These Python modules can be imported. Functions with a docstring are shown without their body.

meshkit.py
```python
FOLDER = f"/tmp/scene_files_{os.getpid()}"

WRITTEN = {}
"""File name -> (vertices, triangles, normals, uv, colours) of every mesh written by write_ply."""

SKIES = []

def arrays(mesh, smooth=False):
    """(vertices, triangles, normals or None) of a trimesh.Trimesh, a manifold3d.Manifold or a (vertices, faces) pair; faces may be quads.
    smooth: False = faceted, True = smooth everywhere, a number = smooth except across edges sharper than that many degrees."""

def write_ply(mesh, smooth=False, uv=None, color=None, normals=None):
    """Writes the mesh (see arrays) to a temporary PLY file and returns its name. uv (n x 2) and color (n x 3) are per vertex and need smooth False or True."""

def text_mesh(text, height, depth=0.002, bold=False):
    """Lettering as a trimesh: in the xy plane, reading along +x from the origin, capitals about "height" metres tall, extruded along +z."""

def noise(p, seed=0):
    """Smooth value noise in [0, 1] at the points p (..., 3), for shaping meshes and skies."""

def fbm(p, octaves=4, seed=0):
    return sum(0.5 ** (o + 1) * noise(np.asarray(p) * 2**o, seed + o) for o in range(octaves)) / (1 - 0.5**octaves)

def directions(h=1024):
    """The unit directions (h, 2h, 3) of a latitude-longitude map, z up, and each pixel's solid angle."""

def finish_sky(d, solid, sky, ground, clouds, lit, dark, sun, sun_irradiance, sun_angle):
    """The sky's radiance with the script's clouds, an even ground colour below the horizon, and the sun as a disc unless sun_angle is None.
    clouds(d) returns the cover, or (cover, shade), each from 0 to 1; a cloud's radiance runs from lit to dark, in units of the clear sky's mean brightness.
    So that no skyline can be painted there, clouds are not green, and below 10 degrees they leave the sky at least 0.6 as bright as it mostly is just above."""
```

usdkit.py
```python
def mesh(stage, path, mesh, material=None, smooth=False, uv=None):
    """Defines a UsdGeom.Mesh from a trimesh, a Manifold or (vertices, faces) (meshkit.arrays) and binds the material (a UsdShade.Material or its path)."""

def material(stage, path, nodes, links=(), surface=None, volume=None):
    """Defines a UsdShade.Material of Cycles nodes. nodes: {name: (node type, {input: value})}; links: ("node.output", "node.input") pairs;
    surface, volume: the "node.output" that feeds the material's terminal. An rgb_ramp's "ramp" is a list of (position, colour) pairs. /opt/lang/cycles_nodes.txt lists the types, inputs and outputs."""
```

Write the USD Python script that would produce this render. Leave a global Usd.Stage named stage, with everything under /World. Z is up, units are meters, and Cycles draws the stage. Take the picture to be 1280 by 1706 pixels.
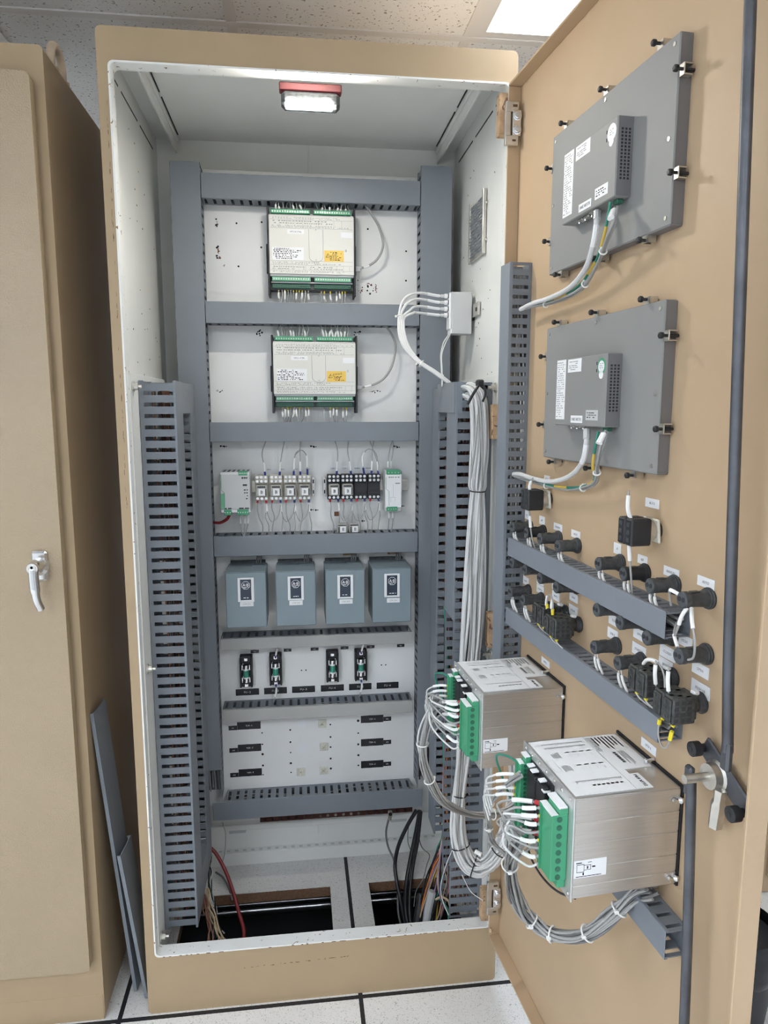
import math, random
import numpy as np
import meshkit, usdkit
from pxr import Usd, UsdGeom, UsdLux, Gf, Sdf
from shapely.geometry import box as sbox, Point
import trimesh
random.seed(7); RNG = np.random.default_rng(11)
stage = Usd.Stage.CreateInMemory()
UsdGeom.SetStageUpAxis(stage, 'Z'); UsdGeom.SetStageMetersPerUnit(stage, 1.0)
UsdGeom.Xform.Define(stage, '/World'); UsdGeom.Scope.Define(stage, '/World/Looks')

# ---------------------------------------------------------------- camera, light levels, exposure
CAM = (0.3998, -1.6551, 1.5281); YAW, PITCH = 0.1223, -0.147
FPX = 1178.8
EXPOSURE = 1.02
TROFFER = 9.0          # radiance of the ceiling light panels
LED_LAMP = 245.0       # radiance of the small lamp inside the cabinet
cy, sy, cp, sp = math.cos(YAW), math.sin(YAW), math.cos(PITCH), math.sin(PITCH)
fwd = np.array([sy*cp, cy*cp, sp]); rgt = np.array([cy, -sy, 0.0]); upv = np.cross(rgt, fwd)
cam = UsdGeom.Camera.Define(stage, '/World/camera')
m4 = Gf.Matrix4d(*rgt, 0, *upv, 0, *(-fwd), 0, *CAM, 1)
cam.AddTransformOp().Set(m4)
cam.CreateHorizontalApertureAttr(36.0); cam.CreateVerticalApertureAttr(36.0*1706/1280)
cam.CreateFocalLengthAttr(36.0*FPX/1280)
cam.CreateClippingRangeAttr(Gf.Vec2f(0.05, 100))
cam.CreateExposureAttr(EXPOSURE)
room_fill = UsdLux.DomeLight.Define(stage, '/World/dome'); room_fill.CreateIntensityAttr(0.0)

# ---------------------------------------------------------------- materials
def S(r, g, b):
    return tuple(((c/255)/12.92 if c <= 10 else ((c/255+.055)/1.055)**2.4) for c in (r, g, b))
MATS = {}
def mat(name, col, rough=.5, metal=0., var=0., vs=6., bump=0., bs=300., spec=.5, stretch=None, coat=0., speck=None, trans=0., vs2=None):
    n = {'g': ('geometry', {}), 'p': ('principled_bsdf', {'base_color': col, 'roughness': rough, 'metallic': metal, 'specular_ior_level': spec, 'coat_weight': coat, 'transmission_weight': trans})}
    l = []; vec = 'g.position'
    if stretch:
        n['mp'] = ('mapping', {'scale': stretch}); l.append((vec, 'mp.vector')); vec = 'mp.vector'
    if var or speck:
        n['n'] = ('noise_texture', {'scale': vs, 'detail': 4.0, 'roughness': .6}); l.append((vec, 'n.vector'))
        lo = tuple(max(0, c*(1-var)) for c in col); hi = tuple(min(1, c*(1+var)) for c in col)
        n['r'] = ('rgb_ramp', {'ramp': [(.3, lo), (.7, hi)]}); l += [('n.fac', 'r.fac')]
        src = 'r.color'
        if speck:
            sc, th, scol, sdist = speck
            n['s'] = ('noise_texture', {'scale': sc, 'detail': 1.0, 'roughness': .5, 'distortion': sdist}); l.append((vec, 's.vector'))
            n['sr'] = ('rgb_ramp', {'ramp': [(th, (0, 0, 0)), (th+.03, (1, 1, 1))]}); l.append(('s.fac', 'sr.fac'))
            n['mx'] = ('mix', {'color2': scol}); l += [('sr.color', 'mx.fac'), (src, 'mx.color1')]; src = 'mx.color'
        l.append((src, 'p.base_color'))
    if bump:
        n['b'] = ('noise_texture', {'scale': bs, 'detail': 2.0}); l.append((vec, 'b.vector'))
        n['bp'] = ('bump', {'strength': bump, 'distance': .002}); l += [('b.fac', 'bp.height'), ('bp.normal', 'p.normal')]
    MATS[name] = usdkit.material(stage, '/World/Looks/'+name, n, l, surface='p.BSDF')
    return MATS[name]
def emat(name, col, strength):
    MATS[name] = usdkit.material(stage, '/World/Looks/'+name, {'e': ('emission', {'color': col, 'strength': strength})}, [], surface='e.emission')
mat('beige', (.525, .384, .246), .5, var=.05, vs=3, bump=.12, bs=900, spec=.22)
mat('beige_front_shaded', (.43, .32, .197), .48, var=.05, vs=3, bump=.12, bs=900, spec=.3)  # the door's beige darkened, weaker light on front faces put into the colour
mat('beige_gloss_shaded', (.395, .298, .184), .16, var=.05, vs=2.5, bump=.8, bs=300, spec=.8)  # left cabinet's beige, darkened likewise to carry the shade on its front
mat('beige_edge', (.60, .47, .33), .5, var=.1, vs=20)
mat('interior_white', (.82, .825, .79), .45, var=.04, vs=2.5, bump=.05, bs=500, spec=.35)
mat('lip_white', (.80, .80, .77), .5, var=.03, vs=9, speck=(60, .70, (.28, .2, .13), 1.5))
mat('panel_white', (.85, .85, .835), .42, var=.025, vs=3, spec=.35)
mat('duct_grey', (.225, .248, .278), .48, var=.04, vs=5, spec=.35)
mat('duct_grey_body', (.20, .22, .247), .5, var=.04, vs=7, spec=.3)
mat('duct_dusty', (.42, .42, .40), .6, var=.06, vs=9)
mat('starter_grey', (.225, .285, .315), .42, var=.05, vs=4, bump=.06, bs=700)
mat('steel_grey', (.27, .27, .262), .58, metal=.0, spec=.3, var=.04, vs=4)
mat('steel_side', (.20, .195, .20), .5, metal=.2)
mat('aluminium', (.66, .64, .61), .34, metal=.85, var=.06, vs=14, stretch=(1, 1, 30))
mat('aluminium_front', (.68, .68, .68), .4, metal=.7, var=.03, vs=12)
mat('zinc', (.62, .60, .55), .35, metal=.9, var=.12, vs=40)
mat('chrome', (.72, .73, .74), .2, metal=1.)
mat('rod_steel', (.11, .115, .13), .45, metal=.6, var=.25, vs=14)
mat('black_plastic', (.018, .019, .022), .5)
mat('charcoal_plastic', (.058, .062, .066), .5, var=.45, vs=110)
mat('button_grey', (.05, .053, .05), .5, var=.6, vs=160)
mat('cap_grey', (.085, .095, .105), .45)
mat('green_terminal', (.06, .33, .17), .42, var=.05, vs=20)
mat('green_pale', (.15, .42, .26), .45, var=.05, vs=20)
mat('green_dark', (.03, .14, .085), .5)
mat('cream_plastic', (.74, .735, .685), .5, var=.02, vs=5)
mat('device_grey', (.56, .57, .57), .45, var=.02, vs=6)
mat('paper_white', (.84, .85, .86), .55)
mat('print_grey', (.33, .33, .34), .7)
mat('print_black', (.03, .03, .035), .7)
mat('label_black', (.014, .015, .018), .4)
mat('label_yellow', (.86, .58, .12), .5)
mat('logo_navy', (.03, .045, .075), .35)
mat('wire_grey', (.36, .36, .35), .5)
mat('wire_white', (.68, .68, .67), .5)
mat('cable_white', (.66, .665, .66), .5)
mat('cable_dark', (.17, .17, .17), .5)
mat('cable_black', (.016, .016, .018), .45)
mat('sleeve_white', (.86, .86, .84), .55)
mat('tie_white', (.84, .84, .80), .5)
mat('ferrule_yellow', (.80, .66, .03), .45)
mat('ferrule_red', (.55, .02, .03), .45)
mat('ferrule_blue', (.03, .05, .22), .45)
mat('wire_red', (.27, .028, .03), .45)
mat('wire_orange', (.72, .22, .04), .45)
mat('wire_yellow', (.74, .50, .07), .45)
mat('wire_pink', (.66, .24, .28), .45)
mat('wire_purple', (.30, .2, .36), .45)
mat('wire_brown', (.22, .1, .06), .5)
mat('wire_green', (.03, .24, .17), .45)
mat('wire_tan', (.55, .42, .26), .5)
mat('copper', (.10, .042, .034), .4, metal=.5, var=.15, vs=40)
mat('fuse_green', (.05, .30, .21), .4)
mat('clear_plastic', (.42, .41, .38), .18, var=.2, vs=60, spec=.6)
mat('tan_socket', (.50, .47, .40), .5, var=.08, vs=50)
mat('adhesive_cream', (.70, .68, .58), .6, var=.12, vs=80)
mat('rust_stain', (.22, .1, .06), .8, var=.3, vs=90)
mat('tan_block', (.50, .34, .20), .8, var=.3, vs=25, speck=(70, .62, (.2, .1, .07), 1.))
mat('chip_brown', (.13, .07, .04), .9)
mat('lamp_red', (.13, .01, .015), .45)
mat('mesh_filter', (.42, .42, .42), .5, metal=.6)
mat('ceiling_tile', (.87, .875, .87), .95, var=.03, vs=3, bump=.4, bs=260, speck=(130, .655, (.36, .33, .29), .7))
mat("grid_white", (.76, .745, .72), .5)
mat('floor_tile', (.73, .715, .69), .38, var=.05, vs=3, spec=.4, speck=(230, .64, (.36, .35, .33), 1.6))
mat('trim_black', (.016, .017, .02), .5)
mat('particle_core', (.19, .105, .06), .9, var=.3, vs=160)
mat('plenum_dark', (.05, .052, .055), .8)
mat('conduit', (.55, .56, .57), .25, metal=1.)
mat('wall_paint', (.88, .878, .87), .8, var=.02)
mat('bin_black', (.022, .024, .027), .45)
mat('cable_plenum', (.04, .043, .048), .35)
mat('bin_bag', (.02, .022, .025), .3, bump=.6, bs=40)
emat('light_panel', (.87, .95, 1.06), TROFFER)
emat('led', (1.0, .96, .88), LED_LAMP)

# ---------------------------------------------------------------- mesh building
_CB = None
def _chamfer_template():
    from scipy.spatial import ConvexHull
    v = []
    for sx in (-1, 1):
        for sy_ in (-1, 1):
            for sz in (-1, 1):
                for k in range(3):
                    o = [.8, .8, .8]; o[k] = 1.0
                    v.append((sx*o[0], sy_*o[1], sz*o[2]))
    v = np.array(v); h = ConvexHull(v); f = h.simplices.copy()
    for i, t in enumerate(f):
        a, b, c = v[t]
        if np.dot(np.cross(b-a, c-a), a+b+c) < 0: f[i] = t[::-1]
    return v, f
_CV, _CF = _chamfer_template()
_BV = np.array([(x, y, z) for x in (0, 1) for y in (0, 1) for z in (0, 1)], float)
_BF = np.array([(0,1,3),(0,3,2),(4,6,7),(4,7,5),(0,4,5),(0,5,1),(2,3,7),(2,7,6),(0,2,6),(0,6,4),(1,5,7),(1,7,3)])
def rotm(ax, deg):
    a = math.radians(deg); c, s = math.cos(a), math.sin(a)
    return {'x': np.array([[1,0,0],[0,c,-s],[0,s,c]]), 'y': np.array([[c,0,s],[0,1,0],[-s,0,c]]), 'z': np.array([[c,-s,0],[s,c,0],[0,0,1]])}[ax]
class MB:
    def __init__(s): s.v, s.f, s.n = [], [], 0
    def add(s, v, f):
        s.v.append(np.asarray(v, float)); s.f.append(np.asarray(f, int)+s.n); s.n += len(v); return s
    def box(s, x0, x1, y0, y1, z0, z1, c=0., rot=None, piv=None):
        lo = np.array([min(x0,x1), min(y0,y1), min(z0,z1)]); hi = np.array([max(x0,x1), max(y0,y1), max(z0,z1)])
        if c <= 0: v, f = lo+_BV*(hi-lo), _BF
        else:
            h = (hi-lo)/2; c = min(c, h.min()*.9); sg = np.sign(_CV); on = np.abs(_CV) > .9
            v = (lo+hi)/2 + sg*np.where(on, h, h-c); f = _CF
        if rot is not None:
            p = (lo+hi)/2 if piv is None else np.array(piv); v = (v-p)@rot.T+p
        return s.add(v, f)
    def cyl(s, p0, p1, r0, r1=None, n=16, caps=True):
        r1 = r0 if r1 is None else r1
        return s.lathe(p0, p1, [(0, r0), (1, r1)], n, caps)
    def lathe(s, p0, p1, prof, n=16, caps=True):
        """prof: (fraction along p0->p1, radius) pairs"""
        p0, p1 = np.array(p0, float), np.array(p1, float); d = p1-p0; L = np.linalg.norm(d); d = d/L
        a = np.cross(d, [0,0,1.] if abs(d[2]) < .9 else [1.,0,0]); a /= np.linalg.norm(a); b = np.cross(d, a)
        th = np.linspace(0, 2*np.pi, n, endpoint=False); ring = np.outer(np.cos(th), a)+np.outer(np.sin(th), b)
        v = [p0+d*L*t+ring*r for t, r in prof]; f = []
        for k in range(len(prof)-1):
            for i in range(n):
                j = (i+1) % n; A, B, C, D = k*n+i, k*n+j, (k+1)*n+j, (k+1)*n+i
                f += [(A, B, C), (A, C, D)]
        v = np.vstack(v)
        if caps:
            c0 = len(v); v = np.vstack([v, p0+d*L*prof[0][0], p0+d*L*prof[-1][0]]); e = (len(prof)-1)*n
            for i in range(n):
                j = (i+1) % n; f += [(c0, j, i), (c0+1, e+i, e+j)]
        return s.add(v, f)
    def tube(s, pts, r, n=8, k=6, raw=False):
        p = np.array(pts, float)
        if not raw and len(p) > 2: p = spline(p, k)
        t = np.gradient(p, axis=0); t /= np.linalg.norm(t, axis=1, keepdims=True)+1e-12
        a = np.cross(t[0], [0,0,1.] if abs(t[0][2]) < .9 else [1.,0,0]); a /= np.linalg.norm(a)
        th = np.linspace(0, 2*np.pi, n, endpoint=False); V = []
        r = np.broadcast_to(r, (len(p),))
        for i in range(len(p)):
            a = a-t[i]*np.dot(a, t[i]); a /= np.linalg.norm(a)+1e-12; b = np.cross(t[i], a)
            V.append(p[i]+r[i]*(np.outer(np.cos(th), a)+np.outer(np.sin(th), b)))
        f = []
        for q in range(len(p)-1):
            for i in range(n):
                j = (i+1) % n; A, B, C, D = q*n+i, q*n+j, (q+1)*n+j, (q+1)*n+i
                f += [(A, B, C), (A, C, D)]
        V = np.vstack(V); c0 = len(V); e = (len(p)-1)*n; V = np.vstack([V, p[0], p[-1]])
        for i in range(n):
            j = (i+1) % n; f += [(c0, j, i), (c0+1, e+i, e+j)]
        return s.add(V, f)
    def poly(s, poly, z0, z1, axes='xz'):
        """extrude a shapely polygon; axes 'xz': polygon (x,z), extruded in y from z0 to z1; 'xy': extruded in z"""
        m = trimesh.creation.extrude_polygon(poly, abs(z1-z0)); v = np.array(m.vertices); f = np.array(m.faces)
        if axes == 'xy': v[:, 2] += min(z0, z1)
        else:
            v = np.stack([v[:, 0], -v[:, 2]+max(z0, z1), v[:, 1]], 1)
        return s.add(v, f)
    def text(s, txt, h, x, z, y=-.0004, depth=.0004, bold=False, w=None):
        m = meshkit.text_mesh(txt, h, depth, bold); v = np.array(m.vertices); c = (v[:, :2].max(0)+v[:, :2].min(0))/2
        v[:, :2] -= c
        if w: v[:, 0] *= w/max(1e-6, np.ptp(v[:, 0]))
        return s.add(np.stack([v[:, 0]+x, y+depth-v[:, 2], v[:, 1]+z], 1), m.faces)
    def dashes(s, x0, x1, z0, z1, rows, y=-.0002, fill=.75, seed=0, h=.5, lo=.004, hi=.02, edge='y'):
        g = np.random.default_rng(seed); rh = (z1-z0)/rows
        for i in range(rows):
            x = x0+g.uniform(0, .004); zc = z1-(i+.5)*rh
            end = x0+(x1-x0)*g.uniform(.5, 1.)
            while x < end:
                L = min(g.uniform(lo, hi), x1-x)
                if L <= .0005: break
                if g.random() < fill: s.box(x, x+L, y, y+.0003, zc-rh*h/2, zc+rh*h/2)
                x += L+g.uniform(.0012, .004)
        return s
    def moved(s, m3, t):
        o = MB(); o.v = [v@np.asarray(m3).T+np.asarray(t) for v in s.v]; o.f = list(s.f); o.n = s.n; return o
    def get(s): return np.vstack(s.v), np.vstack(s.f)
def spline(p, k=6):
    p = np.asarray(p, float); q = np.vstack([2*p[0]-p[1], p, 2*p[-1]-p[-2]]); out = []
    for i in range(1, len(q)-2):
        p0, p1, p2, p3 = q[i-1], q[i], q[i+1], q[i+2]
        for t in np.linspace(0, 1, k, endpoint=False):
            out.append(.5*((2*p1)+(-p0+p2)*t+(2*p0-5*p1+4*p2-p3)*t*t+(-p0+3*p1-3*p2+p3)*t**3))
    out.append(p[-1]); return np.array(out)

# ---------------------------------------------------------------- things, parts, frames
W, H, D = .9046, 2.3107, .60
TH = -1.4854                                            # the open door's direction
DV = np.array([math.cos(TH), math.sin(TH), 0]); NV = np.array([math.sin(TH), -math.cos(TH), 0])
PY = .53                                                # mounting plate's face
FRAMES = {'world': ((0, 0, 0), 0.), 'panel': ((0, PY, 0), 0.), 'door': ((W, 0, 0), math.degrees(TH)),
          'lwall': ((.030, 0, 0), 90.), 'rwall': ((.893, 0, 0), -90.), 'rplate': ((.883, 0, 0), -90.)}
def fr(frame, p):
    o, a = FRAMES[frame]; return rotm('z', a)@np.asarray(p, float)+np.array(o)
USED = {}
def num(parent, name):
    k = parent+'/'+name; i = USED.get(k, 0); USED[k] = i+1
    return k if i == 0 else f'{k}_{i:03d}'
class Ob:
    def __init__(s, path): s.path = path
def setd(prim, label=None, cat=None, group=None, kind=None):
    for k, v in (('label', label), ('category', cat), ('group', group), ('kind', kind)):
        if v: prim.SetCustomDataByKey(k, v)
def thing(name, label, cat, frame='world', at=(0, 0, 0), group=None, kind=None, rotz=0):
    p = num('/World', name); x = UsdGeom.Xform.Define(stage, p)
    x.AddTranslateOp().Set(Gf.Vec3d(*map(float, fr(frame, at)))); x.AddRotateZOp().Set(float(FRAMES[frame][1]+rotz))
    setd(x.GetPrim(), label, cat, group, kind); o = Ob(p); o.meta = (name, cat, group); return o
def part(parent, name, mb, m, smooth=30, label=None, kind=None):
    p = num(parent.path, name)
    g = usdkit.mesh(stage, p, mb.get(), MATS[m], smooth=smooth); setd(g.GetPrim(), label, None, None, kind); return Ob(p)
def solo(name, label, cat, mb, m, group=None, kind=None, smooth=30):
    p = num('/World', name); g = usdkit.mesh(stage, p, mb.get(), MATS[m], smooth=smooth); setd(g.GetPrim(), label, cat, group, kind); return Ob(p)
def copy(o, label, frame, at, group=None):
    name, cat, grp = o.meta; p = num('/World', name); x = UsdGeom.Xform.Define(stage, p)
    x.GetPrim().GetReferences().AddInternalReference(o.path); x.GetPrim().SetInstanceable(True)
    x.ClearXformOpOrder(); x.AddTranslateOp().Set(Gf.Vec3d(*map(float, fr(frame, at)))); x.AddRotateZOp().Set(float(FRAMES[frame][1]))
    setd(x.GetPrim(), label, cat, group or grp); o2 = Ob(p); o2.meta = o.meta; return o2

# ================================================================ THE ROOM
CZ = 2.49                                              # ceiling height
X0, X1, Y0, Y1 = -5.4, 3.4, -7.2, 1.75
def setting(name, mb, m): return solo(name, None, None, mb, m, kind='structure')
setting('wall_back', MB().box(X0, X1, Y1, Y1+.1, -.02, CZ+.1), 'wall_paint')
setting('wall_front', MB().box(X0, X1, Y0-.1, Y0, -.02, CZ+.1), 'wall_paint')
setting('wall_left', MB().box(X0-.1, X0, Y0, Y1, -.02, CZ+.1), 'wall_paint')
setting('wall_right', MB().box(X1, X1+.1, Y0, Y1, -.02, CZ+.1), 'wall_paint')
setting('baseboard_back', MB().box(X0, X1, Y1-.012, Y1, .0, .09, .003), 'trim_black')
setting('baseboard_right', MB().box(X1-.012, X1, Y0, Y1-.012, .0, .09, .003), 'trim_black')
# ceiling: a lay-in grid with fissured tiles and lay-in light panels
gx = [.254+.61*k for k in range(-9, 6)]; gy = [.335+1.22*k for k in range(-6, 2)]
ceil = thing('ceiling', None, None, at=(0, 0, CZ), kind='structure')
part(ceil, 'upper_slab', MB().box(X0, X1, Y0, Y1, .08, .12), 'wall_paint')
LIGHTS = {(.864, -.885), (-.966, -3.325), (.864, -3.325), (-2.796, -.885), (-2.796, -3.325), (-.966, -5.765), (-2.796, -5.765), (-4.626, -3.325), (-4.626, -.885)}  # farther panels are unseen, added to brighten door, ceiling and cabinet interior
xs = [X0]+gx+[X1]; ys = [Y0]+gy+[Y1]
for i in range(len(xs)-1):
    for j in range(len(ys)-1):
        a, b, c, d = xs[i], xs[i+1], ys[j], ys[j+1]
        if b-a < .05 or d-c < .05: continue
        if any(abs(a-lx) < .02 and abs(c-ly) < .02 for lx, ly in LIGHTS if ly < -1 or lx < 0): continue
        if abs(a-.864) < .02 and abs(c+.885) < .02: d = -.275
        part(ceil, 'ceiling_tile', MB().box(a+.009, b-.009, c+.009, d-.009, .002+RNG.uniform(0, .001), .018), 'ceiling_tile')
for x in gx: part(ceil, 'grid_bar', MB().box(x-.0125, x+.0125, Y0, Y1, -.001, .003).box(x-.002, x+.002, Y0, Y1, .003, .035), 'grid_white')
part(ceil, 'grid_bar', MB().box(.864, 1.474, -.2875, -.2625, -.0012, .0028).box(.864, 1.474, -.277, -.273, .0028, .032), 'grid_white')
for y in gy: part(ceil, 'grid_bar', MB().box(X0, X1, y-.0125, y+.0125, -.0016, .0024).box(X0, X1, y-.002, y+.002, .0024, .03), 'grid_white')
for lx, ly in sorted(LIGHTS, key=lambda p: (p[1] < -1 or p[0] < 0, -p[1], p[0])):
    lab = 'bright flat light panel in the ceiling above the open cabinet door' if ly > -1 and lx > 0 else 'flat ceiling light panel behind or beside the photographer'
    q = ly > -1 and lx > 0; h = .295 if q else .597; cyl_ = .03 if q else ly+.61
    t = thing('ceiling_light', lab, 'ceiling light', at=(lx+.305, cyl_, CZ-.002), group=None if q else 'ceiling light panels out of view')
    fm = MB()
    for a, b, c, d in ((-.292, .292, -h, -h+.03), (-.292, .292, h-.03, h), (-.292, -.262, -h+.03, h-.03), (.262, .292, -h+.03, h-.03)): fm.box(a, b, c, d, .003, .055)
    fm.box(-.292, .292, -h, h, .05, .055)
    part(t, 'frame', fm, 'grid_white'); part(t, 'diffuser', MB().box(-.262, .262, -h+.03, h-.03, .012, .016), 'light_panel')
# raised floor: tiles with black edge trim, two of them cut out under the cabinet
flo = thing('floor', None, None, kind='structure')
fx = [.540+.61*k for k in range(-9, 5)]; fy = [-.0124+.61*k for k in range(-11, 3)]
HOLES = [sbox(.03, .055, .481, .432), sbox(.606, .055, .868, .435)]
for i in range(-1, len(fx)):
    for j in range(-1, len(fy)):
        a = X0 if i < 0 else fx[i]; b = X1 if i+1 >= len(fx) else fx[i+1]; c = Y0 if j < 0 else fy[j]; d = Y1 if j+1 >= len(fy) else fy[j+1]
        if b-a < .03 or d-c < .03: continue
        p = sbox(a+.004, c+.004, b-.004, d-.004)
        for hcut in HOLES: p = p.difference(hcut)
        if p.geom_type != 'Polygon': p = max(p.geoms, key=lambda q: q.area)
        t = part(flo, 'floor_tile', MB().poly(p, -.0025, 0, 'xy'), 'floor_tile', smooth=False)
        part(t, 'tile_core', MB().poly(p.buffer(-.0006), -.036, -.0026, 'xy'), 'particle_core', smooth=False)
for x in fx: part(flo, 'edge_trim', MB().box(x-.0055, x+.0055, Y0, Y1, -.03, .0006), 'trim_black')
for y in fy: part(flo, 'edge_trim', MB().box(X0, X1, y-.0055, y+.0055, -.03, .0009), 'trim_black')
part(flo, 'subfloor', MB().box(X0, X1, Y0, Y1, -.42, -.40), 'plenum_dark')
for z_, y_, r_, lab in ((-.11, .492, .0135, 'thicker bright conduit running under the floor cut-outs'), (-.125, .545, .010, 'thinner bright conduit under the floor behind the thicker one')):
    t = thing('metal_conduit', lab, 'pipe', at=(.4, y_, z_)); part(t, 'pipe', MB().cyl((-1.1, 0, 0), (1.1, 0, 0), r_), 'conduit')
    for cx_ in (-.9, .9): part(t, 'coupling', MB().cyl((cx_-.03, 0, 0), (cx_+.03, 0, 0), r_+.003), 'conduit')
t = thing('underfloor_cables', 'black cables lying in the dark space under the floor cut-outs', 'cables', at=(.4, .3, -.3))
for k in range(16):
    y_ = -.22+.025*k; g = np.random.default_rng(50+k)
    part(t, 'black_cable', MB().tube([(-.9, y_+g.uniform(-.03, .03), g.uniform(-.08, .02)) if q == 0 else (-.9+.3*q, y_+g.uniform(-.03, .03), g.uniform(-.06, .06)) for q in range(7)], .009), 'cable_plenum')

# ================================================================ THE OPEN CABINET
OL, OR, OB, OT = .026, .885, .164, 2.240
cab = thing('electrical_cabinet', 'tall beige open control cabinet with white painted interior', 'cabinet')
part(cab, 'left_wall', MB().box(0, .004, .012, D, 0, H), 'beige_front_shaded')
part(cab, 'right_wall', MB().box(W-.004, W, .012, D, 0, H), 'beige_front_shaded')
part(cab, 'rear_wall', MB().box(0, W, D+.006, D+.012, 0, H), 'beige')
part(cab, 'roof', MB().box(0, W, .012, D+.006, H-.004, H), 'beige')
fp = sbox(0, 0, W, H).buffer(-.012).buffer(.012, quad_segs=6).difference(sbox(OL, OB, OR, OT).buffer(-.012).buffer(.012, quad_segs=6))
part(cab, 'front_frame', MB().poly(fp, 0, .012), 'beige_front_shaded')
lipo = sbox(OL-.0035, OB-.0035, OR+.0035, OT+.0035).buffer(-.012).buffer(.012, quad_segs=6); lipi = sbox(OL, OB, OR, OT).buffer(-.012).buffer(.012, quad_segs=6).buffer(-.0005)
part(cab, 'opening_lip', MB().poly(lipo.difference(lipi), -.004, .034), 'lip_white')
g = np.random.default_rng(5); ch = MB()
for k in range(60):
    z_ = (g.uniform(1.72, 2.16) if k < 34 else g.uniform(1.3, 1.7)); L = g.uniform(.003, .012)
    x_ = .0165-(2.2-z_)*.004+g.normal(0, .0006); ch.box(x_, x_+g.uniform(.0003, .0008), -.0003, .001, z_, z_+L)
for k in range(26):
    x_ = g.uniform(.24, .52); zc_ = .106+(x_-.24)*.02+g.normal(0, .0008); ch.box(x_, x_+g.uniform(.002, .009), -.0003, .001, zc_, zc_+g.uniform(.0004, .0014))
for k in range(30):
    s_ = g.uniform(0, 1); ch.box(OL+.8*s_, OL+.8*s_+g.uniform(.003, .012), -.0046, -.003, OB-.0035, OB-.0028+g.uniform(0, .001))
part(cab, 'chipped_paint', ch, 'chip_brown', kind='stuff')
part(cab, 'left_liner', MB().box(.0045, .010, .013, D, .02, H-.005), 'interior_white')
part(cab, 'right_liner', MB().box(W-.010, W-.0045, .013, D, .02, H-.005), 'interior_white')
part(cab, 'back_liner', MB().box(.0045, W-.0045, D, D+.005, .02, H-.005), 'interior_white')
part(cab, 'roof_liner', MB().box(.010, W-.010, .013, D, H-.011, H-.005), 'interior_white')
part(cab, 'back_seam', MB().box(.448, .452, D-.003, D, .08, H-.012, .001), 'interior_white')
for x_, sgn in ((.066, 1), (.842, -1)):                  # bent angles under the roof, dark slits between their welds
    br = part(cab, 'roof_angle', MB().box(x_-.010, x_+.010, .04, D-.01, H-.024, H-.0115, .002).box(x_-.001*sgn, x_+.004*sgn, .04, D-.004, H-.05, H-.024), 'interior_white')
    for a, b in ((.07, .28), (.31, .56)): part(br, 'slit', MB().box(x_+sgn*.0105, x_+sgn*.0135, a, b, H-.0125, H-.0108), 'trim_black')
for x_ in (.010, W-.010):
    for a, b in ((.05, .14), (.17, .34), (.37, .54)): part(cab, 'wall_slit', MB().box(x_-.0006, x_+.0006, a, b, H-.062, H-.058), 'trim_black')
fc = part(cab, 'rear_channel', MB().box(.012, W-.012, .572, .599, 0, .046, .002), 'interior_white')
for k in range(30): part(fc, 'hole', MB().box(.06+.027*k, .071+.027*k, .582, .591, .0455, .0466), 'device_grey')
part(cab, 'bottom_rail', MB().box(.012, W-.012, .591, .5995, .115, .135, .002), 'interior_white')
for x_ in (.15, .70): part(cab, 'back_tab', MB().box(x_, x_+.055, .592, .5995, .105, .125, .001), 'device_grey')
g = np.random.default_rng(8); hm = MB(); hn = MB()
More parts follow.
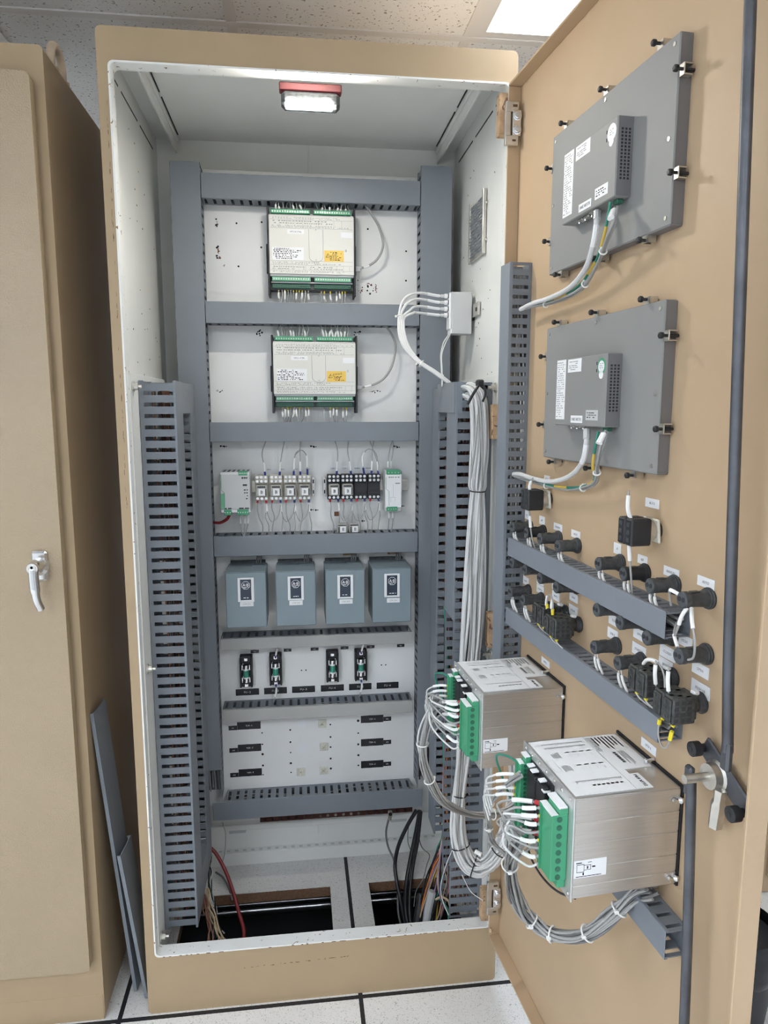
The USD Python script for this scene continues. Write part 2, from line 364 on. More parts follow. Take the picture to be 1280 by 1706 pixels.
for k in range(46):
    y_, z_ = g.uniform(.1, .5), g.uniform(1.6, 2.2); r_ = g.uniform(.0012, .0026)
    (hm if k % 2 else hn).cyl((.0098 if not k % 2 else W-.0098, y_, z_), (.0106 if not k % 2 else W-.0106, y_, z_), r_, n=8)
part(cab, 'screw_hole', hm, 'chip_brown', kind='stuff'); part(cab, 'screw_hole', hn, 'chip_brown', kind='stuff')
# the open door, in its own frame: u along it from the hinge, -y towards its inside
def dmb(mb): return mb.moved(rotm('z', math.degrees(TH)), np.array([W, 0, 0]))
door = part(cab, 'cabinet_door', dmb(MB().box(.018, .895, 0, .002, .150, 2.232)), 'beige')
part(door, 'top_flange', dmb(MB().box(.018, .892, -.029, 0, 2.228, 2.2325, .0008)), 'beige')
part(door, 'bottom_flange', dmb(MB().box(.018, .892, -.029, 0, .150, .1545, .0008)), 'beige')
part(door, 'edge_flange', dmb(MB().box(.8915, .8965, -.0295, .0022, .1502, 2.2318, .0012)), 'beige')
part(door, 'hinge_flange', dmb(MB().box(.018, .0222, -.029, 0, .1546, 2.2278, .0008)), 'beige')
part(door, 'weld_spot', dmb(MB().lathe((.030, -.027, .168), (.030, -.0275, .182), [(0, .003), (.4, .0062), (1, .002)])), 'beige')
part(door, 'lock_rod', dmb(MB().tube([(.797, -.036, 2.226), (.803, -.034, 2.0), (.840, -.032, 1.30), (.854, -.030, 1.086)], .0072, 12)), 'rod_steel')
part(door, 'lock_rod', dmb(MB().tube([(.783, -.030, 1.000), (.788, -.030, .99), (.806, -.030, .68), (.82, -.030, .17)], .0072, 12)), 'rod_steel')
lt = MB().box(-.052, .052, -.013, -.008, -.016, .016, .002)
lt = lt.moved(rotm('y', 28), (.829, 0, 1.036))
part(door, 'latch_plate', dmb(lt), 'rod_steel', label='dark steel latch plate tying the two lock rods')
part(door, 'latch_boss', dmb(MB().lathe((.815, 0, 1.030), (.815, -.026, 1.030), [(0, .022), (.5, .022), (.6, .0185), (1, .0175)], 20)), 'zinc')
part(door, 'latch_bolt', dmb(MB().cyl((.815, -.02, 1.030), (.815, -.062, 1.030), .0062, n=14)), 'zinc', label='threaded zinc latch bolt')
for u_, z_ in ((.786, 1.056), (.870, 1.008)):
    part(door, 'cap_screw', dmb(MB().lathe((u_, -.008, z_), (u_, -.034, z_), [(0, .006), (.45, .006), (.5, .0105), (.95, .0105), (1, .008)], 16).cyl((u_, -.0335, z_), (u_, -.0345, z_), .004, n=6)), 'black_plastic')
part(door, 'rod_clevis', dmb(MB().box(.846, .862, -.036, -.026, 1.06, 1.10, .003)), 'rod_steel')
part(door, 'rod_clevis', dmb(MB().box(.776, .791, -.036, -.026, .985, 1.03, .003)), 'rod_steel')
lv = MB().lathe((0, 0, 0), (0, 0, -.058), [(0, .009), (.3, .008), (.4, .0105), (1, .0095)], 6)
part(door, 'latch_lever', dmb(lv.moved(rotm('y', 6), (.832, -.018, 1.020))), 'zinc')
part(door, 'guide_stub', dmb(MB().cyl((.884, 0, 1.062), (.884, -.016, 1.062), .0055)), 'rod_steel')
# three hinges and the tan filler blocks beside them
for z0_, z1_ in ((2.101, 2.192), (.222, .315)):
    hg = part(cab, 'hinge', MB().box(.868, .8985, -.037, -.026, z0_, z0_+.021, .0015).box(.868, .8985, -.037, -.026, z1_-.021, z1_, .0015).box(.868, .881, -.034, -.026, z0_+.02, z1_-.02, .001), 'zinc', label='zinc hinge bracket')
    part(hg, 'bolt_plate', MB().box(.884, .9035, -.0385, -.028, z0_+.020, z1_-.018, .0015), 'chrome')
    part(hg, 'slot', MB().box(.884, .894, -.0375, -.0365, z1_-.012, z1_-.007).box(.884, .892, -.0375, -.0365, z0_+.008, z0_+.012), 'chip_brown')
    for q in (-.0145, .0145): part(hg, 'bolt_head', MB().lathe((.8945, -.038, (z0_+z1_)/2+q), (.8935, -.046, (z0_+z1_)/2+q), [(0, .0095), (.2, .0095), (.22, .0075), (.9, .0072), (1, .006)], 12), 'chrome')
for z0_, z1_ in ((2.137, 2.226), (1.452, 1.535), (.93, 1.02), (.172, .262)):
    part(cab, 'filler_block', MB().box(.865, .8845, .006, .030, z0_, z1_, .0015), 'tan_block', label='tan stained filler block by the hinge side lip')

# mounting plate at the back
plate = thing('mounting_plate', 'white steel mounting plate at the back of the cabinet', 'mounting plate', 'panel', (.46, 0, .186))
part(plate, 'plate', MB().box(-.405, .410, 0, .003, 0, 2.013, .0006), 'panel_white')
for a, b in ((.09, 1.9), (.83, 1.9), (.09, .3), (.83, .3)): part(plate, 'standoff', MB().cyl((a-.46, .003, b-.186), (a-.46, .069, b-.186), .006), 'zinc')
def pm(px): return px[0]-.46, px[1]-.186
hl = MB(); st = MB(); g = np.random.default_rng(3)
def hole(x, z, r=.0022): hl.cyl((x-.46, .0, z-.186), (x-.46, -.0006, z-.186), r, n=9)
for x, z in ((.238, 2.055), (.24, 1.935), (.31, 2.06), (.62, 2.05), (.307, 1.99), (.735, 1.99), (.735, 1.905), (.33, 1.885), (.345, 1.885), (.62, 1.885)): hole(x, z, .0028)
for x0, z0 in ((.272, .489), (.272, .450), (.272, .416), (.272, .377), (.272, .345)): hole(x0, z0, g.uniform(.002, .0045))
for z0 in (.494, .452, .416, .379, .347): hole(.362, z0, g.uniform(.002, .0042))
for z0 in (.505, .462, .427, .387, .352): hole(.492, z0, g.uniform(.002, .0042))
for z0 in (.513, .470, .431, .393, .357): hole(.583, z0, g.uniform(.002, .0045))
for x0 in (.402, .416, .660, .674): hole(x0, .694 if x0 < .5 else .70, .0022)
for x0, z0 in ((.172, 1.412), (.182, 1.411), (.443, 1.410), (.452, 1.408), (.70, 1.408), (.71, 1.405), (.60, 1.175), (.44, 1.213), (.455, 1.212), (.712, 1.218), (.725, 1.22)): hole(x0, z0, .003); hole(x0+.006, z0, .0018)
for k in range(9):
    hole(.61+g.uniform(-.02, .03), 1.874+g.uniform(-.02, .03), g.uniform(.001, .0035))
    hole(.182+g.uniform(-.004, .004), (2.055, 1.985, 1.965)[k % 3]+g.uniform(-.012, .012), g.uniform(.001, .0032))
    hole(.297+g.uniform(-.012, .012), 1.748+g.uniform(-.012, .008), g.uniform(.001, .0032)); hole(.588+g.uniform(-.012, .012), 1.748+g.uniform(-.006, .006), g.uniform(.001, .003))
    hole(.645+g.uniform(-.02, .012), 1.575+g.uniform(-.004, .004), g.uniform(.0008, .0025)); hole(.17+g.uniform(-.006, .012), 1.575+g.uniform(-.004, .004), g.uniform(.0008, .002))
part(plate, 'drill_hole', hl, 'print_black', kind='stuff')
for cx_, cz_, w_, h_, n_ in ((.644, 1.880, .0035, .011, 14), (.602, 1.873, .002, .005, 6), (.1835, 1.977, .0022, .011, 14), (.186, 1.958, .003, .003, 8), (.183, 2.05, .0025, .006, 7), (.20, 1.935, .0025, .002, 5), (.62, 1.892, .014, .006, 8)):
    for k in range(n_):
        x_, z_ = cx_+g.normal(0, w_*.5), cz_+g.normal(0, h_*.5); r_ = g.uniform(.0006, .0022); st.lathe((x_-.46, 0, z_-.186), (x_-.46, -.0004, z_-.186), [(0, r_), (1, r_)], 7)
st.box(.512-.46, .528-.46, -.0004, 0, 1.192-.186, 1.206-.186)
part(plate, 'rust_mark', st, 'rust_stain', kind='stuff')
for x0, z0 in ((.400, .513), (.400, .430)): part(plate, 'adhesive_outline', MB().box(x0-.0135-.46, x0+.0135-.46, -.0005, 0, z0-.0135-.186, z0+.0135-.186), 'paper_white')

# plastic wiring ducts: slotted walls with real gaps, clip-on covers
def duct(name, label, frame, at, axis, L, w, d, pitch, slot, cover=(0, 1), cm='duct_grey', bm='duct_grey_body', group=None, walls=(1, 1), wires=None, s0=.16, s1=.86, lip=.89):
    t = thing(name, label, 'wiring duct', frame, at, group)
    mp = (lambda mb: mb) if axis == 'z' else (lambda mb: mb.moved(np.array([[0, 0, 1.], [0, 1, 0], [1, 0, 0]]), (0, 0, 0)))
    def flip(mb):
        if axis == 'z': return mb
        mb = mp(mb); mb.f = [f[:, ::-1] for f in mb.f]; return mb
    part(t, 'back_strip', flip(MB().box(0, w, -.0022, -.0002, 0, L)), bm)
    for k, xx in enumerate((0, w-.002)):
        if not walls[k]: continue
        mb = MB().box(xx, xx+.002, -d*s0, -.0022, 0, L); n = int(L/pitch)
        e = (L-n*pitch)/2
        for i in range(-1, n+1):
            a = max(0, e+i*pitch+slot/2); b = min(L, e+(i+1)*pitch-slot/2)
            if b-a > .001: mb.box(xx, xx+.002, -d*s1, -d*s0, a, b)
        mb.box(xx, xx+.002, -d, -d*s1, 0, L)
        part(t, 'slotted_wall', flip(mb), bm)
    if cover:
        a, b = cover[0]*L, cover[1]*L
        part(t, 'duct_cover', flip(MB().box(-.0016, w+.0016, -d-.0022, -d-.0002, a, b, .0008).box(-.0016, -.0002, -d-.001, -d*lip, a, b).box(w+.0002, w+.0016, -d-.001, -d*lip, a, b)), cm)
    if wires:
        g = np.random.default_rng(wires[0]); 
        for mname, cnt in wires[1]:
            mb = MB()
            for k in range(cnt):
                x_ = g.uniform(.012, w-.012); y_ = g.uniform(-d*.7, -d*.25); ph = g.uniform(0, 6)
                mb.tube([(x_+.008*math.sin(ph+q*1.3), y_+.006*math.cos(ph*2+q), L*(.01+.98*q/8)) for q in range(9)], .0022, 6, 3)
            part(t, 'enclosed_wires', flip(mb), mname, kind='stuff')
    return t
duct('wiring_duct', 'tall grey wiring duct up the left edge of the mounting plate', 'panel', (.0685, 0, .305), 'z', 1.890, .078, .073, .025, .009, (.055, 1), wires=(1, (('wire_grey', 8),)))
duct('wiring_duct', 'tall grey wiring duct up the right edge of the mounting plate', 'panel', (.768, 0, .305), 'z', 1.905, .088, .073, .025, .009, (.073, 1), wires=(2, (('wire_grey', 6), ('cable_black', 12))))
for lab, x0, L, z0, w, cm in (('topmost horizontal grey duct above the upper controller', .150, .614, 2.103, .063, 'duct_grey'),
        ('horizontal grey duct between the two controllers', .150, .614, 1.766, .057, 'duct_grey'), ('horizontal grey duct between the lower controller and the relays', .150, .614, 1.430, .053, 'duct_grey'),
        ('horizontal grey duct between the relays and the four starter boxes', .150, .614, 1.089, .058, 'duct_grey'), ('horizontal duct with a dusty pale cover under the four starter boxes', .159, .588, .799, .032, 'duct_dusty'),
        ('horizontal duct with a dusty pale cover under the fuse holders', .157, .594, .568, .035, 'duct_dusty')):
    duct('wiring_duct', lab, 'panel', (x0, 0, z0), 'x', L, w, .073, .025, .0085, cm=cm, wires=(int(z0*100), (('wire_grey', 5),)))
t7 = duct('wiring_duct', 'lowest horizontal grey duct, its cover jutting out past both ends', 'panel', (.158, 0, .242), 'x', .594, .058, .073, .025, .0085, None, wires=(9, (('wire_grey', 5),)))
part(t7, 'duct_cover', MB().box(-.040, .627, -.0765, -.0745, -.001, .060, .0008).box(-.002, .596, -.0745, -.066, -.0016, -.0004).box(-.002, .596, -.0745, -.066, .0584, .0598), 'duct_grey')
# side mounting plates and their ducts
sp1 = thing('side_plate', 'white steel side plate with bolts inside the left cabinet wall', 'mounting plate', 'lwall', (.24, 0, .12))
part(sp1, 'plate', MB().box(-.215, .21, .0005, .004, 0, 1.485, .0006).box(-.215, .21, .004, .012, 1.478, 1.485).box(-.217, -.213, .0005, .016, 0, 1.485), 'interior_white')
sp2 = thing('side_plate', 'white steel side plate with bolts inside the right cabinet wall', 'mounting plate', 'rplate', (-.24, 0, .12))
part(sp2, 'plate', MB().box(-.21, .215, .0005, .004, 0, 1.485, .0006).box(-.21, .215, .004, .010, 1.478, 1.485).box(.213, .217, .0005, .010, 0, 1.485), 'interior_white')
for o, s in ((sp1, -1), (sp2, 1)):
    for z_ in (1.455, .78, .06):
        part(o, 'bolt', MB().lathe((s*.195, 0, z_), (s*.195, -.012, z_), [(0, .012), (.25, .012), (.26, .0085), (1, .008)], 10).cyl((s*.195, -.012, z_), (s*.195, -.02, z_), .004), 'zinc')
WR = (('wire_brown', 7), ('copper', 2), ('wire_grey', 3))
duct('wiring_duct', 'tall slotted duct at the front of the left side plate', 'lwall', (.100, -.0005, .155), 'z', 1.436, .100, .083, .027, .0095, wires=(21, WR), s0=.13, s1=.955, lip=.96)
duct('wiring_duct', 'narrow slotted duct at the rear of the left side plate', 'lwall', (.335, -.0005, .155), 'z', 1.436, .075, .083, .025, .009, wires=(22, WR), s0=.13, s1=.965, lip=.97)
duct('wiring_duct', 'tall slotted duct at the front of the right side plate behind the white cables', 'rplate', (-.175, -.0005, .135), 'z', 1.453, .100, .090, .027, .0095, (.585, 1), wires=(23, WR), s0=.13, s1=.955, lip=.96)
duct('wiring_duct', 'narrow slotted duct at the rear of the right side plate', 'rplate', (-.375, -.0005, .25), 'z', 1.33, .085, .090, .027, .0095, wires=(24, WR), s0=.13, s1=.965, lip=.97)
def cross(label, frame, at, L, h, d):
    t = thing('duct_crosspiece', label, 'wiring duct', frame, at)
    part(t, 'cover_plate', MB().box(0, L, -d-.002, -d, 0, h, .0006), 'duct_grey'); part(t, 'channel', MB().box(0, L, -d, -.001, h-.003, h-.001).box(0, L, -d, -d*.8, 0, .002), 'duct_grey_body'); return t
cross('grey cover piece bridging the two left side ducts at the top', 'lwall', (.202, -.0005, 1.512), .131, .078, .083)
cross('grey cover piece bridging the two left side ducts at the bottom', 'lwall', (.202, -.0005, .157), .131, .09, .083)
cb = cross('grey box cover bridging the two right side ducts at the top', 'rplate', (-.289, -.0005, 1.514), .213, .076, .0935)
part(cb, 'end_cheek', MB().box(.2125, .2145, -.0935, -.075, 0, .076), 'duct_grey')
for lab, fx_, pts in (('', 0, 0),): pass
# loose duct covers leaning between the cabinets
for lab, p0, p1, wd in (('long grey duct cover strip leaning in the gap between the cabinets', (-.045, .075, .004), (-.098, .03, .80), .075), ('shorter grey duct cover strip standing in front of the long one in the gap', (-.012, .050, .004), (-.052, .02, .43), .075)):
    t = thing('duct_cover_strip', lab, 'duct cover', at=p0); d = np.array(p1)-np.array(p0); L = np.linalg.norm(d); d /= L
    yv = np.array([0.12, 1., 0]); yv -= d*np.dot(yv, d); yv /= np.linalg.norm(yv); xv = np.cross(yv, d)
    M = np.stack([xv, yv, d], 1)
    part(t, 'strip', MB().box(-.001, .001, 0, wd, 0, L).moved(M, (0, 0, 0)), 'duct_grey'); part(t, 'clip_edge', MB().box(-.008, .001, -.0012, .0012, 0, L).moved(M, (0, 0, 0)), 'duct_grey')
    part(t, 'clip_edge', MB().box(-.008, .001, wd-.0012, wd+.0012, 0, L).moved(M, (0, 0, 0)), 'duct_grey')

# ================================================================ THE CLOSED CABINET ON THE LEFT, and what stands behind the door
nb = thing('electrical_cabinet', 'closed glossy beige cabinet with chrome handle at the left', 'cabinet', at=(-.106, 0, 0))
bp_ = sbox(-.92, 0, 0, 2.266).buffer(-.01).buffer(.01, quad_segs=5)
part(nb, 'body', MB().poly(bp_, 0, .62), 'beige_front_shaded')
part(nb, 'base_trim', MB().box(-.92, -.002, -.0015, .004, 0, .07, .001), 'beige_front_shaded')
dr = part(nb, 'cabinet_door', MB().poly(sbox(-.885, .160, -.020, 2.203).buffer(-.014).buffer(.014, quad_segs=5), -.030, -.006), 'beige_gloss_shaded', label='raised glossy beige door')
part(nb, 'door_seal', MB().box(-.878, -.027, -.007, 0, .167, 2.196), 'trim_black')
hd = part(dr, 'handle', MB().lathe((-.066, -.030, 1.178), (-.066, -.048, 1.178), [(0, .021), (.6, .020), (1, .013)], 20).moved(np.diag([1, 1, 1.]), (0, 0, 0)).box(-.083, -.049, -.040, -.030, 1.145, 1.213, .008), 'chrome', label='chrome swing handle with key lock')
part(dr, 'handle_grip', MB().tube([(-.066, -.06, 1.190), (-.066, -.074, 1.180), (-.065, -.078, 1.150), (-.062, -.079, 1.115), (-.058, -.070, 1.090)], np.array([.0115, .0118]+[.0118]*6+[.0105]*8+[.0085]*9), 14).lathe((-.066, -.04, 1.183), (-.066, -.083, 1.183), [(0, .016), (.5, .0125), (1, .0115)], 18), 'chrome')
part(dr, 'key_cylinder', MB().cyl((-.066, -.083, 1.183), (-.066, -.0845, 1.183), .0085, n=18), 'zinc'); part(dr, 'keyhole', MB().box(-.0675, -.0645, -.0852, -.0844, 1.178, 1.188).cyl((-.066, -.0844, 1.186), (-.066, -.0852, 1.186), .003, n=10), 'print_black')
part(nb, 'lifting_eye', MB().tube([(-.02+.0, .12, 2.262), (-.02, .118, 2.30), (-.02, .14, 2.328), (-.02, .175, 2.330), (-.02, .197, 2.305), (-.02, .197, 2.262)], .0095, 12).cyl((-.02, .12, 2.263), (-.02, .12, 2.274), .015).cyl((-.02, .197, 2.263), (-.02, .197, 2.274), .015), 'beige_edge')
far = thing('storage_cabinet', 'beige cabinet standing beyond the open door at the right edge', 'cabinet', at=(1.97, .55, 0))
part(far, 'body', MB().box(-.13, .13, -.32, .3, 0, 1.45, .006), 'beige'); part(far, 'door', MB().box(-.12, .12, -.335, -.321, .06, 1.42, .003), 'beige'); part(far, 'handle', MB().box(.09, .10, -.35, -.336, .7, .84, .003), 'zinc')
wb = thing('waste_bin', 'black waste bin with a bag over its rim behind the open door', 'bin', at=(1.45, -.19, 0))
part(wb, 'bin', MB().lathe((0, 0, 0), (0, 0, .24), [(0, .075), (.02, .082), (1, .105)], 24), 'bin_black')
g = np.random.default_rng(4); bag = MB(); prof = [(0, .108), (.25, .116), (.45, .113), (.7, .119), (.9, .112), (1, .10)]
bag.lathe((0, 0, .175), (0, 0, .275), prof, 28, False); v = bag.v[0]; v[:, :2] *= (1+.05*np.sin(7*np.arctan2(v[:, 1], v[:, 0]))*np.clip((.27-v[:, 2])*9, 0, 1))[:, None]
part(wb, 'bin_bag', bag, 'bin_bag'); part(wb, 'band', MB().lathe((0, 0, .168), (0, 0, .176), [(0, .1015), (1, .1025)], 24), 'device_grey')
# magnetic work lamp under the top lip
lm = thing('work_lamp', 'small magnetic work lamp shining under the top of the opening', 'lamp', at=(.443, .05, 2.238))
part(lm, 'magnet_bar', MB().box(-.068, .070, -.012, .012, -.018, -.0005, .002), 'lamp_red', label='red magnet holder')
part(lm, 'lamp_body', MB().box(-.064, .066, -.016, .020, -.052, -.018, .008), 'charcoal_plastic'); part(lm, 'lens', MB().box(-.055, .050, -.0175, .002, -.0535, -.0345, .003), 'led')

# ================================================================ DEVICES ON THE MOUNTING PLATE
def sleeve_on(parent, pts, f0, f1, r, m='sleeve_white', name='marker_sleeve'):
    p = spline(np.array(pts, float), 6); n = len(p); a, b = int(f0*(n-1)), max(int(f0*(n-1))+1, int(f1*(n-1)))
    return part(parent, name, MB().tube(p[a:b+1], r, 8, raw=True), m)
def wire(label, group, frame, pts, r=.0014, m='wire_grey', sleeves=(), name='control_wire', cat='wire'):
    """a single wire; sleeves: (from, to, radius, material, name) along it"""
    w = np.array([fr(frame, p) for p in pts]); o = thing(name, label, cat, 'world', w[0], group); w = w-w[0]
    part(o, 'wire', MB().tube(w, r, 6, 5), m)
    for f0, f1, rr, mm, nm in sleeves: sleeve_on(o, w, f0, f1, rr, mm, nm)
    return o
# --- the two controllers
def controller(label, at, w, h, seed, tag):
    """origin: middle of its foot line on the plate; w over the faceplate, h over the side rails"""
    t = thing('controller', label, 'controller', 'panel', at); x = w/2; z0, z1 = .012, h-.012
    part(t, 'base', MB().box(-x, x, -.040, -.002, z0+.006, z1-.006, .002), 'charcoal_plastic')
    for s in (-1, 1): part(t, 'side_rail', MB().box(s*x-.001*s, s*(x+.0045), -.066, -.0005, 0, h, .0012).box(s*x, s*(x+.0095), -.02, -.006, h*.28, h*.62, .001), 'black_plastic')
    zf0, zf1 = h*.245, h*.905
    part(t, 'housing', MB().box(-x, x, -.062, -.040, zf0-.006, zf1+.004, .002), 'device_grey')
    fpl = part(t, 'faceplate', MB().box(-x+.0005, x-.0005, -.0665, -.062, zf0, zf1, .0012), 'cream_plastic')
    y = -.0667
    pr = MB()
    for k, (a, b) in enumerate(((zf1-.010, zf1-.004), (zf1-.024, zf1-.012), (zf1-.033, zf1-.026))): pr.dashes(-x+.008, x-.006, a, b, 2, y, .85, seed+k, .42, .002, .006)
    for k, (a, b) in enumerate(((zf0+.004, zf0+.009), (zf0+.012, zf0+.022), (zf0+.026, zf0+.034))): pr.dashes(-x+.008, x-.006, a, b, 2, y, .85, seed+9+k, .42, .002, .006)
    for z in (zf1-.0115, zf1-.0345, zf0+.0105, zf0+.0245, zf0+.036): pr.box(-x+.004, x-.004, y, y+.0003, z-.0003, z+.0003)
    for k in range(13): pr.box(-x+.012+k*.018, -x+.0125+k*.018, y, y+.0003, zf0+.011, zf0+.024)
    for k in range(9): pr.box(-x+.03+k*.022, -x+.0305+k*.022, y, y+.0003, zf1-.034, zf1-.012)
    part(fpl, 'terminal_print', pr, 'print_grey', kind='stuff')
    ol = MB(); a0 = [(-.020, zf1-.036), (-.020, zf0+.050)]+[(-.020*math.cos(q), zf0+.050-.016*math.sin(q)) for q in np.linspace(0.2, math.pi-.2, 9)]+[(.011+.009, zf0+.050), (.020, zf1-.036)]
    for (p, q), (r_, s_) in zip(a0[:-1], a0[1:]): ol.tube([(p+.012, y, q), (r_+.012, y, s_)], .0005, 5)
    part(t, 'cover_outline', ol, 'print_grey')
    for z in (zf1-.037, zf0+.040): part(t, 'cover_screw', MB().cyl((.012, -.0665, z), (.012, -.0675, z), .0024, n=10), 'device_grey')
    def sticker(x0, x1, z0_, z1_, m, rows, sd, nm, tm='print_black', pad=.002, **k):
        o = part(t, nm, MB().box(x0, x1, y-.0003, y+.0002, z0_, z1_), m, label=k.pop('label', None))
        part(o, 'fine_print', MB().dashes(x0+pad+(.013 if m == 'label_yellow' else 0), x1-pad, z0_+pad, z1_-pad, rows, y-.0005, .8, sd, .45, .0015, .007), tm, kind='stuff'); return o
    sticker(-x+.009, -x+.098, zf0+.038, zf0+.073, 'paper_white', 7, seed+20, 'data_label')
    yl = sticker(.035, .091, zf0+.036, zf0+.067, 'label_yellow', 7, seed+30, 'warning_label', label='yellow warning label', pad=.003)
    part(yl, 'warning_triangle', MB().tube([(.040, y-.0006, zf0+.048), (.046, y-.0006, zf0+.059), (.052, y-.0006, zf0+.048), (.040, y-.0006, zf0+.048)], .0006, 5, raw=True).box(.0456, .0464, y-.0009, y-.0004, zf0+.051, zf0+.056), 'print_black')
    part(t, 'name_label', MB().box(-x+.052, -x+.100, y-.0003, y+.0002, zf1-.050, zf1-.038), 'paper_white')
    part(t, 'name_lettering', MB().text(tag, .0042, -x+.076, zf1-.044, y-.0004), 'print_black')
    part(t, 'code_label', MB().box(x-.038, x-.004, y-.0003, y+.0002, zf1-.058, zf1-.042), 'paper_white')
    part(t, 'reset_button', MB().box(x-.026, x-.021, y-.0012, y+.0002, zf0+.064, zf0+.071, .0006), 'device_grey')
    for s in (-1, 1):
        a, b = (-x+.006, -.004) if s < 0 else (.006, x-.008)
        for nm, y0, z_, hh, m in (('terminal_block', -.062, zf1+.006, .012, 'green_terminal'), ('terminal_block', -.058, zf0-.018, .013, 'green_pale'), ('terminal_block', -.046, zf0-.036, .012, 'green_dark')):
            o = part(t, nm, MB().box(a, b, y0, -.03, z_, z_+hh, .001), m); n = 15; sc = MB()
            for k in range(n): sc.box(a+.004+(b-a-.012)*k/(n-1), a+.0075+(b-a-.012)*k/(n-1), y0-.0006, y0+.0005, z_+hh*.3, z_+hh*.62)
            part(o, 'terminal_screw', sc, 'zinc' if m != 'green_dark' else 'charcoal_plastic', kind='stuff')
    part(t, 'vent_strip', MB().box(-x+.004, x-.004, -.05, -.046, zf0-.0225, zf0-.0185), 'device_grey')
    part(t, 'plug', MB().box(x+.004, x+.020, -.046, -.034, h*.31, h*.37, .002), 'device_grey')
    return t
controller('upper grey controller module with green terminals and a yellow warning label', (.4525, 0, 1.846), .242, .242, 100, 'VFD R CTRL')
controller('lower grey controller module with green terminals and a yellow warning label', (.4560, 0, 1.511), .241, .224, 200, 'VFD L CTRL')
ORDX = ('first', 'second', 'third', 'fourth', 'fifth', 'sixth', 'seventh', 'eighth', 'ninth', 'tenth', 'eleventh', 'twelfth')
def wire_row(n, x0, x1, zt, zd, yd, yt, label, group, up, seed, skip=0., sleeve=.6):
    g = np.random.default_rng(seed)
    for k in range(n):
        if g.random() < skip: continue
        x = x0+(x1-x0)*(k+.5)/n; xd = x+g.uniform(-.008, .008); s = 1 if up else -1
        zm = zt+(zd-zt)*g.uniform(.3, .5)
        sl = [(.02, .16, .0019, g.choice(['ferrule_yellow', 'ferrule_yellow', 'wire_grey', 'wire_tan']), 'ferrule')]
        if g.random() < sleeve: a = g.uniform(.16, .26); sl.append((a, a+g.uniform(.32, .45), .0030, 'sleeve_white', 'marker_sleeve'))
        wire(f'{ORDX[k]} {label}, counted from the left', group, 'panel', [(x, yt, zt), (x+g.uniform(-.002, .002), yt-.006, zm), (x+g.uniform(-.004, .004), yt-.006+g.uniform(-.003, .006), zt+(zd-zt)*.7), (xd, yd, zd)], .0011, g.choice(['wire_grey', 'wire_white']), sl)
wire_row(9, .348, .437, 2.068, 2.110, -.040, -.048, 'thin wire into the upper controller\'s left top terminals', 'wires into the left top terminals of the upper controller', True, 1)
wire_row(9, .465, .566, 2.062, 2.110, -.040, -.048, 'thin wire into the upper controller\'s right top terminals', 'wires into the right top terminals of the upper controller', True, 2)
wire_row(11, .352, .445, 1.868, 1.822, -.036, -.036, 'thin wire below the upper controller\'s left bottom terminals', 'wires under the left half of the upper controller', False, 3)
wire_row(10, .475, .562, 1.864, 1.822, -.036, -.036, 'thin wire below the upper controller\'s right bottom terminals', 'wires under the right half of the upper controller', False, 4, .25)
wire_row(11, .350, .440, 1.718, 1.768, -.040, -.048, 'thin wire into the lower controller\'s left top terminals', 'wires into the left top terminals of the lower controller', True, 5)
wire_row(11, .470, .566, 1.714, 1.768, -.040, -.048, 'thin wire into the lower controller\'s right top terminals', 'wires into the right top terminals of the lower controller', True, 6, 0, .9)
wire_row(10, .354, .440, 1.530, 1.482, -.036, -.036, 'thin wire below the lower controller\'s left bottom terminals', 'wires under the left half of the lower controller', False, 7, .1)
wire_row(9, .478, .564, 1.528, 1.482, -.036, -.036, 'thin wire below the lower controller\'s right bottom terminals', 'wires under the right half of the lower controller', False, 8, .3)
# --- mounting rails and end stops
def din_rail(label, x0, x1):
    t = thing('mounting_rail', label, 'rail', 'panel', ((x0+x1)/2, 0, 1.272)); L = (x1-x0)/2
    part(t, 'rail', MB().box(-L, L, -.0095, -.0005, .008, .027, .0005).box(-L, L, -.0115, -.0095, 0, .009, .0004).box(-L, L, -.0115, -.0095, .026, .035, .0004), 'zinc'); return t
din_rail('metal mounting rail carrying the left four relays and the power supply', .176, .452)
din_rail('metal mounting rail carrying the right four relays and the narrow module', .476, .742)
for lab, x in (('grey end stop beside the last clear relay on the left rail', .4475), ('grey end stop at the left end of the right rail', .4815)):
    t = thing('end_stop', lab, 'end stop', 'panel', (x, 0, 1.262)); part(t, 'body', MB().box(-.0045, .0045, -.038, -.012, 0, .055, .0015), 'device_grey')
    part(t, 'screw', MB().cyl((0, -.038, .027), (0, -.0395, .027), .003, n=10), 'zinc'); part(t, 'marker_slot', MB().box(-.002, .002, -.0386, -.0378, .038, .049).box(-.002, .002, -.0386, -.0378, .006, .017), 'print_black')
